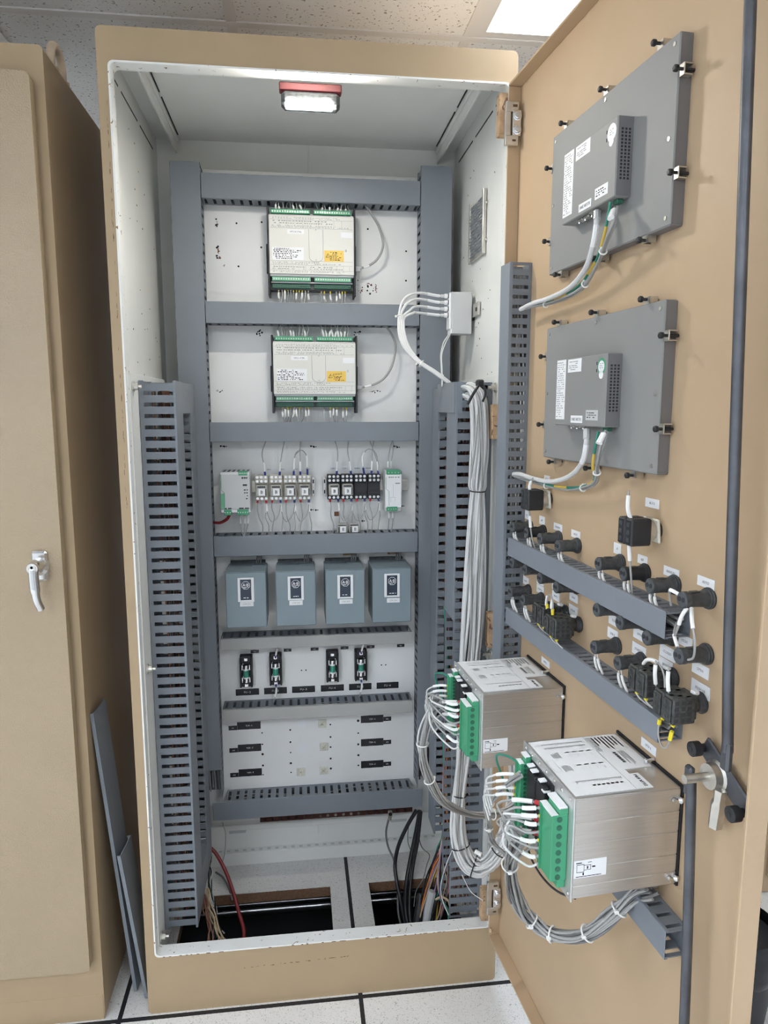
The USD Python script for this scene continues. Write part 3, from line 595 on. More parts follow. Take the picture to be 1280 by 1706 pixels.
# --- power supply and the narrow redundancy module
ps = thing('power_supply', 'wide silver power supply with green terminals left of the relays', 'power supply', 'panel', (.2195, 0, 1.222))
part(ps, 'case', MB().box(-.043, .043, -.098, -.012, 0, .120, .0015), 'aluminium_front'); part(ps, 'front_cover', MB().box(-.0425, .0425, -.103, -.098, .0105, .1145, .0015), 'device_grey')
pv = MB()
for k in range(6): pv.box(-.036+.0135*k, -.0295+.0135*k, -.09, -.03, .1195, .1206)
part(ps, 'vent_slot', pv, 'charcoal_plastic', kind='stuff')
part(ps, 'corner_line', MB().tube([(-.0395, -.1032, .113), (-.0395, -.1032, .068), (-.031, -.1032, .060), (-.031, -.1032, .014)], .0007, 5, raw=True), 'green_terminal')
part(ps, 'corner_panel', MB().box(-.0415, -.032, -.1034, -.1029, .013, .058), 'green_pale')
for a, b, z, n in ((.010, .036, .1135, 5), (-.034, -.013, .0, 3), (.004, .037, .0, 5)):
    o = part(ps, 'terminal_block', MB().box(a, b, -.1035, -.085, z-.004 if z > .05 else -.006, z+.009 if z > .05 else .0095, .001), 'green_terminal'); sc = MB()
    for k in range(n): x = a+.003+(b-a-.006)*k/(n-1); sc.cyl((x, -.1034, z+.003 if z > .05 else .002), (x, -.1042, z+.003 if z > .05 else .002), .0018, n=8)
    part(o, 'terminal_screw', sc, 'zinc', kind='stuff')
part(ps, 'front_print', MB().dashes(.016, .036, .100, .106, 1, -.1033, 1, 5, .8, .003, .008).dashes(.020, .036, .078, .086, 1, -.1033, 1, 6, .6, .01, .016).dashes(.022, .036, .038, .072, 4, -.1033, .9, 7, .35, .003, .007).dashes(-.036, -.012, .012, .016, 1, -.1033, .9, 8, .8).dashes(.006, .038, .012, .016, 1, -.1033, .9, 9, .8), 'print_black', kind='stuff')
rm = thing('redundancy_module', 'narrow white module with green terminals right of the relays', 'module', 'panel', (.688, 0, 1.214))
part(rm, 'case', MB().box(-.0255, .0255, -.072, -.012, 0, .124, .0015), 'device_grey'); part(rm, 'front_cover', MB().box(-.025, .025, -.077, -.072, .012, .114, .0015), 'paper_white')
for z in (.113, .002):
    o = part(rm, 'terminal_block', MB().box(-.021, .021 if z > .05 else .012, -.0775, -.06, z, z+.014, .001), 'green_terminal'); sc = MB()
    for k in range(4): x = -.015+(.010 if z > .05 else .0075)*k; sc.cyl((x, -.0774, z+.006), (x, -.0782, z+.006), .0019, n=8)
    part(o, 'terminal_screw', sc, 'zinc', kind='stuff')
part(rm, 'front_print', MB().dashes(-.018, .018, .103, .107, 1, -.0773, 1, 5, .8, .003, .008).dashes(.003, .022, .084, .089, 1, -.0773, 1, 6, .7, .012, .018).box(-.0015, -.001, -.0773, -.077, .045, .085).box(-.008, .005, -.0773, -.077, .0445, .045).box(-.008, -.0075, -.0773, -.077, .03, .045).box(.005, .0055, -.0773, -.077, .03, .045), 'print_grey', kind='stuff')
part(rm, 'corner_line', MB().tube([(-.0225, -.0773, .105), (-.0225, -.0773, .070), (-.014, -.0773, .062), (-.014, -.0773, .018)], .0006, 5, raw=True), 'green_terminal')
# --- plug-in relays
def relay(label, x, z=1.249, base='tan_socket', cube=True, group=None):
    t = thing('relay', label, 'relay', 'panel', (x, 0, z), group); w = .0195
    part(t, 'socket', MB().box(-w, w, -.032, -.012, 0, .077, .0015).box(-w, w, -.040, -.032, .052, .077, .001).box(-w, w, -.036, -.032, 0, .013, .001), base)
    sc = MB()
    for k in (-1, 0, 1):
        for zz, yy in ((.071, -.040), (.059, -.040), (.0065, -.036)):
            sc.cyl((k*.0125, yy, zz), (k*.0125, yy-.002, zz), .0043, n=10)
    part(t, 'terminal_screw', sc, 'chrome', kind='stuff')
    if cube:
        o = part(t, 'relay_cube', MB().box(-.0165, .0165, -.062, -.033, .0145, .0495, .003), 'clear_plastic', label='clear plug-in relay cube')
        part(o, 'coil', MB().box(-.0085, .0105, -.0626, -.0619, .018, .039), 'paper_white'); part(o, 'contacts', MB().box(-.012, .012, -.0625, -.0618, .041, .0465, .0003).box(.0115, .0145, -.0625, -.0618, .018, .038), 'charcoal_plastic')
        part(o, 'mark', MB().box(-.002, .0, -.0629, -.0625, .023, .034).box(.0015, .0035, -.0629, -.0625, .024, .033), 'print_black')
    else:
        part(t, 'plug_slot', MB().box(-.012, -.004, -.0326, -.0318, .042, .047).box(.004, .012, -.0326, -.0318, .042, .047).box(-.012, -.004, -.0326, -.0318, .030, .035).box(.004, .012, -.0326, -.0318, .030, .035).box(-.012, .012, -.0326, -.0318, .018, .021), 'print_black')
    return t
LX = (.2925, .3355, .3775, .4205); RX = (.5095, .5500, .5910, .6330)
for k, (x, wd) in enumerate(zip(LX, ('first', 'second', 'third', 'fourth'))): relay(f'clear relay on a tan socket, {wd} of the left four counted from the power supply', x)
for x, wd in zip(RX[:2], ('left', 'right')): relay(f'clear relay on a black socket, the {wd} one of the two on the right rail', x, base='black_plastic')
for x, wd in zip(RX[2:], ('left one, beside a clear relay', 'right one, beside the narrow module')): relay(f'empty black relay socket, the {wd}', x, base='black_plastic', cube=False)
for x, wd in ((.5325, 'left'), (.5695, 'right')):
    t = thing('loose_relay', f'loose clear relay lying on the duct under the right rail, the {wd} of two', 'relay', 'panel', (x, -.046, 1.1470))
    o = part(t, 'relay_cube', MB().box(-.0155, .0155, -.014, .014, .0006, .029, .003), 'clear_plastic'); part(o, 'coil', MB().box(-.006, .011, -.0146, -.0139, .003, .022), 'paper_white'); part(o, 'contacts', MB().box(-.012, .012, -.0146, -.0139, .0235, .027).box(-.012, -.008, -.0146, -.0139, .003, .02), 'charcoal_plastic')
    part(o, 'mark', MB().box(.001, .003, -.015, -.0146, .008, .018).box(.005, .006, -.015, -.0146, .008, .018), 'print_black')
strip = MB().box(-.068, .073, -.0006, 0, 0, .014)
t = thing('label_strip', 'white printed label strip above the right four relays', 'label', 'panel', (.563, 0, 1.334)); part(t, 'strip', strip, 'paper_white')
part(t, 'lettering', MB().text('LOR 1', .004, -.053, .007, -.0009).text('LOR 2', .004, -.016, .007, -.0009).text('RUN A', .004, .022, .007, -.0009).text('RUN B', .004, .056, .007, -.0009), 'print_black')
t = thing('label_strip', 'white printed label strip above the left four relays', 'label', 'panel', (.366, 0, 1.334)); part(t, 'strip', MB().box(-.070, .076, -.0006, 0, 0, .012), 'paper_white')
part(t, 'lettering', MB().text('CR 1', .004, -.052, .006, -.0009).text('CR 2', .004, -.012, .006, -.0009).text('CR 3', .004, .028, .006, -.0009).text('CR 4', .004, .066, .006, -.0009), 'print_black')
GT, GB = 'wires into the tops of the relays', 'wires under the relays'
FB, FR = 'ferrule_blue', 'ferrule_red'
def rw(pts, label, group, f, sl=(.16, .42), y=-.048, r=.0017, m='wire_grey'):
    sv = [(0, .12, .0032, f, 'ferrule')] if f else []
    if sl: sv.append((sl[0], sl[1], .0029, 'sleeve_white', 'marker_sleeve'))
    wire(label, group, 'panel', [(a, y if i else -.043, b) for i, (a, b) in enumerate(pts)], r, m, sv)
ZT = 1.327
for k, pts in enumerate(([(.304, ZT), (.301, 1.36), (.297, 1.395), (.312, 1.436)], [(.347, ZT), (.350, 1.36), (.357, 1.40), (.366, 1.436)], [(.389, ZT), (.391, 1.36), (.394, 1.385), (.408, 1.402), (.413, 1.436)],
        [(.409, ZT), (.409, 1.36), (.409, 1.40), (.411, 1.436)], [(.430, ZT), (.430, 1.36), (.428, 1.385), (.415, 1.400), (.398, 1.394), (.391, 1.372)])):
    rw(pts, f'{ORDX[k]} blue tipped white sleeved wire from the left into the tops of the left relays', 'wires into the tops of the left relays', FB)
for k, pts in enumerate(([(.518, ZT), (.520, 1.36), (.521, 1.40), (.512, 1.436)], [(.562, ZT), (.558, 1.36), (.552, 1.40), (.556, 1.436)], [(.602, ZT), (.598, 1.355), (.597, 1.38), (.612, 1.402), (.634, 1.395), (.645, 1.36), (.645, 1.335)],
        [(.624, ZT), (.626, 1.36), (.627, 1.40), (.632, 1.436)], [(.645, ZT), (.642, 1.36), (.633, 1.39), (.616, 1.436)])):
    rw(pts, f'{ORDX[k]} blue tipped white sleeved wire from the left into the tops of the right relays', 'wires into the tops of the right relays', FB)
for x in (.676, .686): rw([(x, 1.346), (x-.001, 1.365), (x+.004, 1.40), (.690, 1.436)], ('left' if x < .68 else 'right')+' thin wire with white sleeve into the top of the narrow module', 'wires into the top of the narrow module', None, (.05, .36), -.05, .0014)
g = np.random.default_rng(31)
for side, xs_ in (('left', LX), ('right', RX)):
    for k, x in enumerate(xs_):
        for dx, f in ((-.0125, FR), (.0125, FB if (k or side == 'right') else FR)):
            e = x+dx+g.uniform(-.004, .012)
            rw([(x+dx, 1.250), (x+dx+g.uniform(-.002, .003), 1.228), (x+dx+g.uniform(-.003, .006), 1.20), (e+.003, 1.172), (e, 1.140)], f'grey wire from the {"left" if dx < 0 else "right"} foot of the {ORDX[k]} {side} relay into the duct', f'wires under the {side} relays', f, (.16, .40) if dx > 0 else None)
        if k < 3:
            x2 = xs_[k+1]; rw([(x+.013, 1.238), (x+.017, 1.208), ((x+x2)/2+.008, 1.186), (x2+.006, 1.206), (x2+.0125, 1.238)], f'looping jumper wire under the {ORDX[k]} and {ORDX[k+1]} {side} relays', f'jumper wires under the {side} relays', None, (.0, .2), -.052, .0014, 'wire_grey')
for k, x in enumerate((.228, .240, .250)): rw([(x, 1.217), (x+.002, 1.19), (x+.004-.004*k, 1.165), (.238, 1.145)], f'{ORDX[k]} white sleeved wire from the left under the power supply', 'wires under the power supply', None, (.02, .42), -.075, .0016)
for k, x in enumerate((.678, .690)): rw([(x, 1.213), (x, 1.19), (x-.002, 1.165), (x-.007, 1.14)], ('left', 'right')[k]+' white sleeved wire under the narrow module', 'wires under the narrow module', None, (.02, .36), -.05, .0016)
wire('thick red cable curving out of the left duct to the power supply', None, 'panel', [(.199, -.085, 1.214), (.190, -.075, 1.200), (.170, -.06, 1.188), (.149, -.045, 1.186)], .0045, 'wire_red', name='power_cable', cat='cable')
# --- four starter boxes
def octagon(r, cx=0, cz=0):
    a = np.radians(np.arange(8)*45+22.5); from shapely.geometry import Polygon
    return Polygon(np.stack([cx+r*np.cos(a), cz+r*np.sin(a)], 1))
sb0 = None
SBX = (.245, .3893, .5348, .6745)
for k, (x, wd, code) in enumerate(zip(SBX, ('leftmost', 'second from the left', 'third from the left', 'rightmost'), ('101', '102', '103', '104'))):
    t = thing('starter_box', f'grey steel starter box with octagon emblem, {wd} of the four', 'starter box', 'panel', (x, 0, .888))
    part(t, 'case', MB().box(-.0585, .0585, -.1465, -.016, 0, .166, .0025), 'starter_grey'); part(t, 'mounting_bracket', MB().box(-.054, .052, -.016, -.0005, .006, .172, .001), 'charcoal_plastic')
    part(t, 'lid_seam', MB().box(-.0588, .0588, -.1467, -.1440, .1655, .1672, .0005), 'starter_grey'); part(t, 'gland_plate', MB().box(.012, .050, -.06, -.035, .166, .1672), 'starter_grey')
    fm = MB(); z0_, z1_ = .079, .1505
    fm.box(-.0235, -.0155, -.1505, -.1465, z0_, z1_, .001).box(.0155, .0235, -.1505, -.1465, z0_, z1_, .001).box(-.0155, .0155, -.1505, -.1465, z0_, z0_+.005, .001).box(-.0155, .0155, -.1505, -.1465, z1_-.005, z1_, .001)
    part(t, 'badge_frame', fm, 'paper_white'); pl_ = part(t, 'badge', MB().box(-.0155, .0155, -.1485, -.1465, z0_+.005, z1_-.005), 'logo_navy', label='dark badge with the letters A-B in an octagon')
    e = MB().poly(octagon(.0128, 0, .128).difference(octagon(.0115, 0, .128)), -.1492, -.1485)
    e.text('A', .0082, -.0050, .1290, -.1490, .0006, True).text('B', .0082, .0054, .1290, -.1490, .0006, True).box(-.0012, .0012, -.1490, -.1485, .1284, .1296).box(-.0085, .0085, -.1490, -.1485, .1222, .1232).dashes(-.006, .006, .1188, .1208, 1, -.1488, 1, 3, .8, .002, .003)
    part(pl_, 'emblem', e, 'paper_white'); part(pl_, 'badge_print', MB().dashes(-.011, .012, .0885, .0925, 1, -.1487, 1, 4+k, .6, .003, .007), 'paper_white', kind='stuff')
    dx = (.0015, .0, .002, .004)[k]
    part(t, 'tag', MB().box(-.0195+dx, .0195+dx, -.1472, -.1466, .0645-.001*k, .0785-.001*k), 'paper_white'); part(t, 'tag_lettering', MB().text('LCR '+code, .0042, dx, .0715-.001*k, -.1476), 'print_grey')
    for q in range(3): wire(f'{ORDX[q]} dark wire into the top of the starter box {wd} of four', 'wires into the tops of the starter boxes', 'panel', [(x+.026+.006*q, -.045, 1.056), (x+.028+.006*q, -.042, 1.072), (x+.034+.005*q, -.034, 1.094)], .0022, 'cable_dark')
for x in (.558, .698):
    t = thing('paper_scrap', 'scrap of brown paper above the '+('third' if x < .6 else 'rightmost')+' starter box', 'paper', 'panel', (x, 0, 1.066)); part(t, 'paper', MB().box(-.02, .02, -.0012, -.0002, 0, .014), 'tan_block')
ORDW = ('first', 'second', 'third', 'fourth', 'fifth', 'sixth')
# --- fuse holders and engraved labels
for k, (x, z, wd) in enumerate(((.2295, .654, 'leftmost'), (.321, .656, 'second from the left'), (.500, .658, 'third from the left'), (.591, .658, 'rightmost'))):
    t = thing('fuse_holder', f'black fuse holder with a green banded fuse, {wd} of four', 'fuse holder', 'panel', (x, 0, z))
    part(t, 'base', MB().box(-.0195, .0195, -.018, -.0005, 0, .104, .002).box(-.0195, -.0145, -.034, -.018, .004, .1, .001).box(.0145, .0195, -.034, -.018, .004, .1, .001).box(-.0145, .0145, -.026, -.018, .084, .104, .001), 'black_plastic')
    for zz in (.030, .070): part(t, 'clip', MB().box(-.0125, -.0105, -.036, -.018, zz-.008, zz+.008).box(.0105, .0125, -.036, -.018, zz-.008, zz+.008).box(-.0125, .0125, -.02, -.018, zz-.008, zz+.008), 'chrome')
    f = part(t, 'fuse', MB().cyl((0, -.031, .036), (0, -.031, .064), .0088, n=18), 'fuse_green', label='green and white cartridge fuse')
    for a, b, m in ((.022, .034, 'chrome'), (.066, .078, 'chrome')): part(f, 'end_cap', MB().cyl((0, -.031, a), (0, -.031, b), .0098, n=18), m)
    for a in (.0335, .0605): part(f, 'white_band', MB().cyl((0, -.031, a), (0, -.031, a+.0055), .0091, n=18), 'paper_white')
    for zz in (.094, .010): part(t, 'terminal_screw', MB().box(-.006, .006, -.030, -.0255 if zz > .05 else -.018, zz-.005, zz+.005, .001).cyl((0, -.030, zz), (0, -.0325, zz), .0042, n=10), 'chrome')
    if k in (1, 3):
        for nm, pts, lab in (('in', [(.0, -.032, .094), (.004, -.036, .115), (.012, -.04, .142)], 'top'), ('out', [(.0, -.033, .008), (.001, -.040, -.014), (-.008, -.045, -.045)], 'bottom')):
            wire(f'short wire with white sleeve at the {lab} of the {wd} fuse holder', None, 'panel', [(x+a, b, z+c) for a, b, c in pts], .0017, 'wire_grey', [(0, .2, .0028, FB, 'ferrule'), (.25, .75, .0032, 'sleeve_white', 'marker_sleeve')])
def plate_label(label, x0, x1, z0, z1, txt, h, bg='label_black', fg='paper_white', y=-.0004, name='engraved_label', frame='panel', group=None):
    t = thing(name, label, 'label', frame, ((x0+x1)/2, 0, z0), group); w = (x1-x0)/2
    part(t, 'plate', MB().box(-w, w, -.0011, -.0001, 0, z1-z0), bg, smooth=False)
    if txt: part(t, 'lettering', MB().text(txt, h, 0, (z1-z0)/2, -.0014), fg, smooth=False)
    return t
for k, (a, b) in enumerate(((.193, .266), (.282, .354), (.371, .444), (.463, .537), (.554, .627), (.644, .716))):
    plate_label(f'black engraved label FU-{k+1} under the fuse row', a, b, .6195, .6405, f'FU-{k+1}', .0062)
for k, (a, b) in enumerate(((.243, .269), (.347, .371), (.432, .457), (.528, .553), (.612, .637), (.711, .735))):
    plate_label(f'{ORDW[k]} small black label from the left, tucked under the duct above the fuses', a, b, .7585, .768, f'A{k+1}', .004)
for k, (zl, tl, sl_) in enumerate(((.529, 'TDR-1', 'NO'), (.453, 'TDR-2', 'NC'), (.368, 'TDR-3', 'NO'))):
    wd = ('top', 'middle', 'bottom')[k]
    plate_label(f'long black label at the left of the lowest bay, {wd} row', .194, .268, zl-.0245, zl, tl, .005)
    plate_label(f'short black label at the left of the lowest bay, {wd} row', .167, .1935, zl-.025, zl-.0105, 'M'+str(k+1), .004)
    zr = (.529, .448, .371)[k]
    plate_label(f'long black label at the right of the lowest bay, {wd} row', .592, .666, zr-.0245, zr, 'TDR-'+str(k+4), .005)
    plate_label(f'short black label at the right of the lowest bay, {wd} row', .6663, .692, zr-.0215, zr-.0075, 'M'+str(k+4), .004)
for x, z, lab in ((.466, .510, 'upper right cream cable tie mount in the lowest bay'), (.470, .430, 'middle right cream cable tie mount in the lowest bay'), (.469, .348, 'lower right cream cable tie mount in the lowest bay'), (.394, .347, 'lower left cream cable tie mount in the lowest bay')):
    t = thing('tie_mount', lab, 'tie mount', 'panel', (x, 0, z-.0135)); part(t, 'pad', MB().box(-.0135, .0135, -.003, -.0005, 0, .027, .0008), 'adhesive_cream')
    part(t, 'bridge', MB().box(-.009, .009, -.0055, -.003, .0105, .0165, .001, rot=rotm('y', 45)).box(-.009, .009, -.0055, -.003, .0105, .0165, .001, rot=rotm('y', -45)), 'adhesive_cream')
bus = thing('ground_bar', 'copper ground bar with bolts under the lowest duct', 'ground bar', 'panel', (.505, 0, .196))
part(bus, 'bar', MB().box(-.245, .255, -.030, -.024, 0, .030, .001), 'copper')
for k in range(19): part(bus, 'bolt', MB().cyl((-.23+.0255*k, -.030, .012), (-.23+.0255*k, -.036, .012), .0052, n=6), 'chrome')
for x_ in (-.2, .2): part(bus, 'support', MB().box(x_-.008, x_+.008, -.024, -.0005, .004, .026), 'black_plastic')
# --- right wall: filter grille and network switch
fg_ = thing('vent_filter', 'metal framed mesh vent filter on the right inner wall', 'vent', 'rwall', (-.278, 0, 1.925))
part(fg_, 'mesh_pad', MB().box(-.066, .066, -.007, -.002, .006, .142), 'mesh_filter')
fw = MB()
for k in range(16): fw.tube([(-.064, -.0085+.002*math.sin(k), .010+.0085*k)]+[(-.064+.016*q, -.008+.0016*math.sin(q*2.1+k), .010+.0085*k+.0012*math.sin(q*1.7+k*2)) for q in range(1, 9)], .0016, 5, 3)
part(fg_, 'mesh_strands', fw, 'chrome', kind='stuff')
for s in (-1, 1): part(fg_, 'side_channel', MB().box(s*.064, s*.076, -.010, -.0005, -.004, .156, .001), 'zinc')
part(fg_, 'end_strip', MB().box(-.066, .066, -.009, -.0005, -.002, .006, .0006), 'zinc')
for s in (-1, 1):
    for z in (.03, .12): part(fg_, 'rivet', MB().lathe((s*.080, 0, z), (s*.080, -.005, z), [(0, .004), (.6, .004), (1, .002)], 10), 'zinc')
sw = thing('network_switch', 'slim grey network switch on the right inner wall with four white plugs', 'network switch', 'rwall', (-.325, 0, 1.728))
part(sw, 'case', MB().poly(sbox(0, 0, 1, 1), 0, 1) if False else MB().box(-.022, .022, -.066, -.009, 0, .112, .0015), 'device_grey')
part(sw, 'front_face', MB().box(-.0215, .0215, -.0715, -.066, .012, .111, .002).box(-.0215, .0215, -.068, -.060, .0, .014, .002), 'paper_white')
part(sw, 'rail_clip', MB().box(-.018, .018, -.009, -.0005, .038, .074, .001), 'black_plastic')
for k in range(4):
    z = .103-.0172*k
    part(sw, 'port', MB().box(-.0085, .0085, -.0722, -.0714, z-.006, z+.006), 'print_black')
rl = thing('mounting_rail', 'short slotted mounting rail behind the network switch', 'rail', 'rwall', (-.30, 0, 1.772)); part(rl, 'rail', MB().box(-.055, .055, -.0075, -.0005, 0, .035, .001), 'zinc')
part(rl, 'slot', MB().box(.03, .045, -.008, -.0073, .012, .022), 'print_black')

# ================================================================ DEVICES ON THE OPEN DOOR (x along the door from its hinge, -y towards the inside)
duct('wiring_duct', 'vertical slotted duct on the open door beside its hinges', 'door', (.060, 0, .70), 'z', 1.138, .050, .050, .0207, .0078, wires=(41, (('wire_white', 7), ('wire_grey', 3))))
duct('wiring_duct', 'upper horizontal slotted duct on the open door under the first row of pilot lights', 'door', (.116, 0, 1.196), 'x', .606, .038, .040, .0185, .007, wires=(42, (('wire_grey', 5),)))
duct('wiring_duct', 'lower horizontal slotted duct on the open door above the metering units', 'door', (.113, 0, 1.035), 'x', .606, .036, .040, .0185, .007, wires=(43, (('wire_grey', 5),)))
duct('wiring_duct', 'short slotted duct low on the open door below the front metering unit', 'door', (.598, 0, .712), 'x', .166, .044, .037, .024, .0085, bm='duct_grey')
# --- two touch panels seen from behind
def touch_panel(label, z, seal_green):
    """origin on the door at the panel's lower left corner"""
    x0 = .241; t = thing('display_panel', label, 'display panel', 'door', (x0, 0, z)); w, h = .404, .2575
    part(t, 'rear_case', MB().box(0, w, -.0205, -.0005, 0, h, .0016), 'steel_grey')
    part(t, 'case_edge', MB().box(w-.0008, w+.0006, -.0185, -.0003, .0015, h-.0015), 'steel_side'); part(t, 'case_edge', MB().box(.001, w-.001, -.0185, -.0003, -.0006, .0008), 'steel_side')
    for x, zz in ((.012, .012), (w-.012, .012), (.012, h-.012), (w-.012, h-.012), (.2, h-.010), (w-.014, h*.47), (.010, h*.5)):
        part(t, 'screw', MB().cyl((x, -.0204, zz), (x, -.0215, zz), .0032, n=10), 'zinc')
    bx0, bx1, bz0, bz1 = .107, .292, .068, .188
    b = part(t, 'computer_box', MB().box(bx0, bx1, -.0475, -.0205, bz0, bz1, .0016), 'steel_grey')
    part(b, 'side_cover', MB().box(bx1-.0006, bx1+.0008, -.046, -.0205, bz0+.002, bz1-.001), 'steel_side')
    vm = MB()
    for i in range(15):
        for j in range(3): vm.box(bx1+.0006, bx1+.0011, -.041+.0062*j, -.0375+.0062*j, bz0+.026+.0052*i, bz0+.0292+.0052*i)
    part(b, 'vent_hole', vm, 'print_black', kind='stuff')
    y = -.0478
    def lab(nm, a, c, d_, e, rows=0, seed=0, m='paper_white', pm='print_grey', lbl=None, hi=.006):
        part(b, nm, MB().box(a, c, y, -.0472, d_, e), m, label=lbl)
        if rows: part(b, nm+'_print', MB().dashes(a+.002, c-.002, d_+.003, e-.003, rows, y-.0003, .85, seed, .4, .0012, hi), pm, kind='stuff')
    lab('data_label', .110, .146, .079, .187, 26, 3)
    lab('serial_label', .154, .205, .163, .186, 5, 4, hi=.012)
    lab('name_label', .172, .216, .0735, .0865); part(b, 'name_lettering', MB().text('HMI MSTR', .0052, .194, .080, y-.0004), 'print_grey')
    lab('caution_label', .228, .270, .079, .0965, 3, 6, 'paper_white' if not seal_green else 'device_grey', 'print_black')
    c0 = (.275, .168)
    part(b, 'seal_ring', MB().cyl((c0[0], -.0472, c0[1]), (c0[0], y, c0[1]), .0135, n=32), 'green_terminal' if seal_green else 'paper_white', label='round seal sticker')  # upper seal ring painted white, its glare put into the colour
    part(b, 'seal_centre', MB().cyl((c0[0], -.0474, c0[1]-.0005), (c0[0], y-.0003, c0[1]-.0005), .0098, n=32).cyl((c0[0], -.0474, c0[1]-.0135), (c0[0], y-.0003, c0[1]-.0135), .007, n=24), 'paper_white')
    part(b, 'seal_print', MB().dashes(c0[0]-.006, c0[0]+.006, c0[1]-.004, c0[1]+.006, 3, y-.0005, .9, 8, .35, .002, .006), 'print_grey', kind='stuff')
    for q in (0, .012): part(b, 'vent_tab', MB().box(.2585, .2605, y-.0002, -.0473, .171-q, .176-q), 'print_black')
    for a, w_ in ((.150, .016), (.171, .018)):
        o = part(b, 'port', MB().box(a, a+w_, -.038, -.026, bz0-.004, bz0, .001), 'zinc'); part(o, 'jack_screw', MB().cyl((a-.003, -.032, bz0), (a-.003, -.032, bz0-.006), .0022, n=6).cyl((a+w_+.003, -.032, bz0), (a+w_+.003, -.032, bz0-.006), .0022, n=6), 'chrome')
    part(b, 'network_port', MB().box(.198, .214, -.042, -.027, bz0-.003, bz0), 'zinc'); part(b, 'power_socket', MB().box(.270, .284, -.038, -.027, bz0-.007, bz0, .001), 'green_dark')
    clips = [(x, h, 0) for x in (.05, .197, .352)]+[(x, 0, 180) for x in (.047, .20, .339)]+[(w, zz, 90) for zz in (.205, .069)]+[(0, zz, -90) for zz in (.203, .066)]
    for cxx, czz, a in clips:
        R = rotm('y', a); mv = lambda mb: mb.moved(R, (cxx, 0, czz))
        cl = part(t, 'mounting_clip', mv(MB().box(-.008, .008, -.019, -.017, -.006, .011, .0004).box(-.008, -.0062, -.019, -.005, -.001, .011).box(.0062, .008, -.019, -.005, -.001, .011)), 'zinc', label='bright steel mounting clip')
        part(cl, 'clip_screw', mv(MB().cyl((0, -.001, .007), (0, -.031, .007), .0024, n=8).lathe((0, -.026, .007), (0, -.033, .007), [(0, .0038), (.2, .0048), (.8, .0048), (1, .003)], 10)), 'black_plastic')
    return t
touch_panel('upper grey display panel on the door, its green seal sticker painted white for glare', 1.788, False)
touch_panel('lower grey display panel on the door, its seal sticker ringed green', 1.427, True)
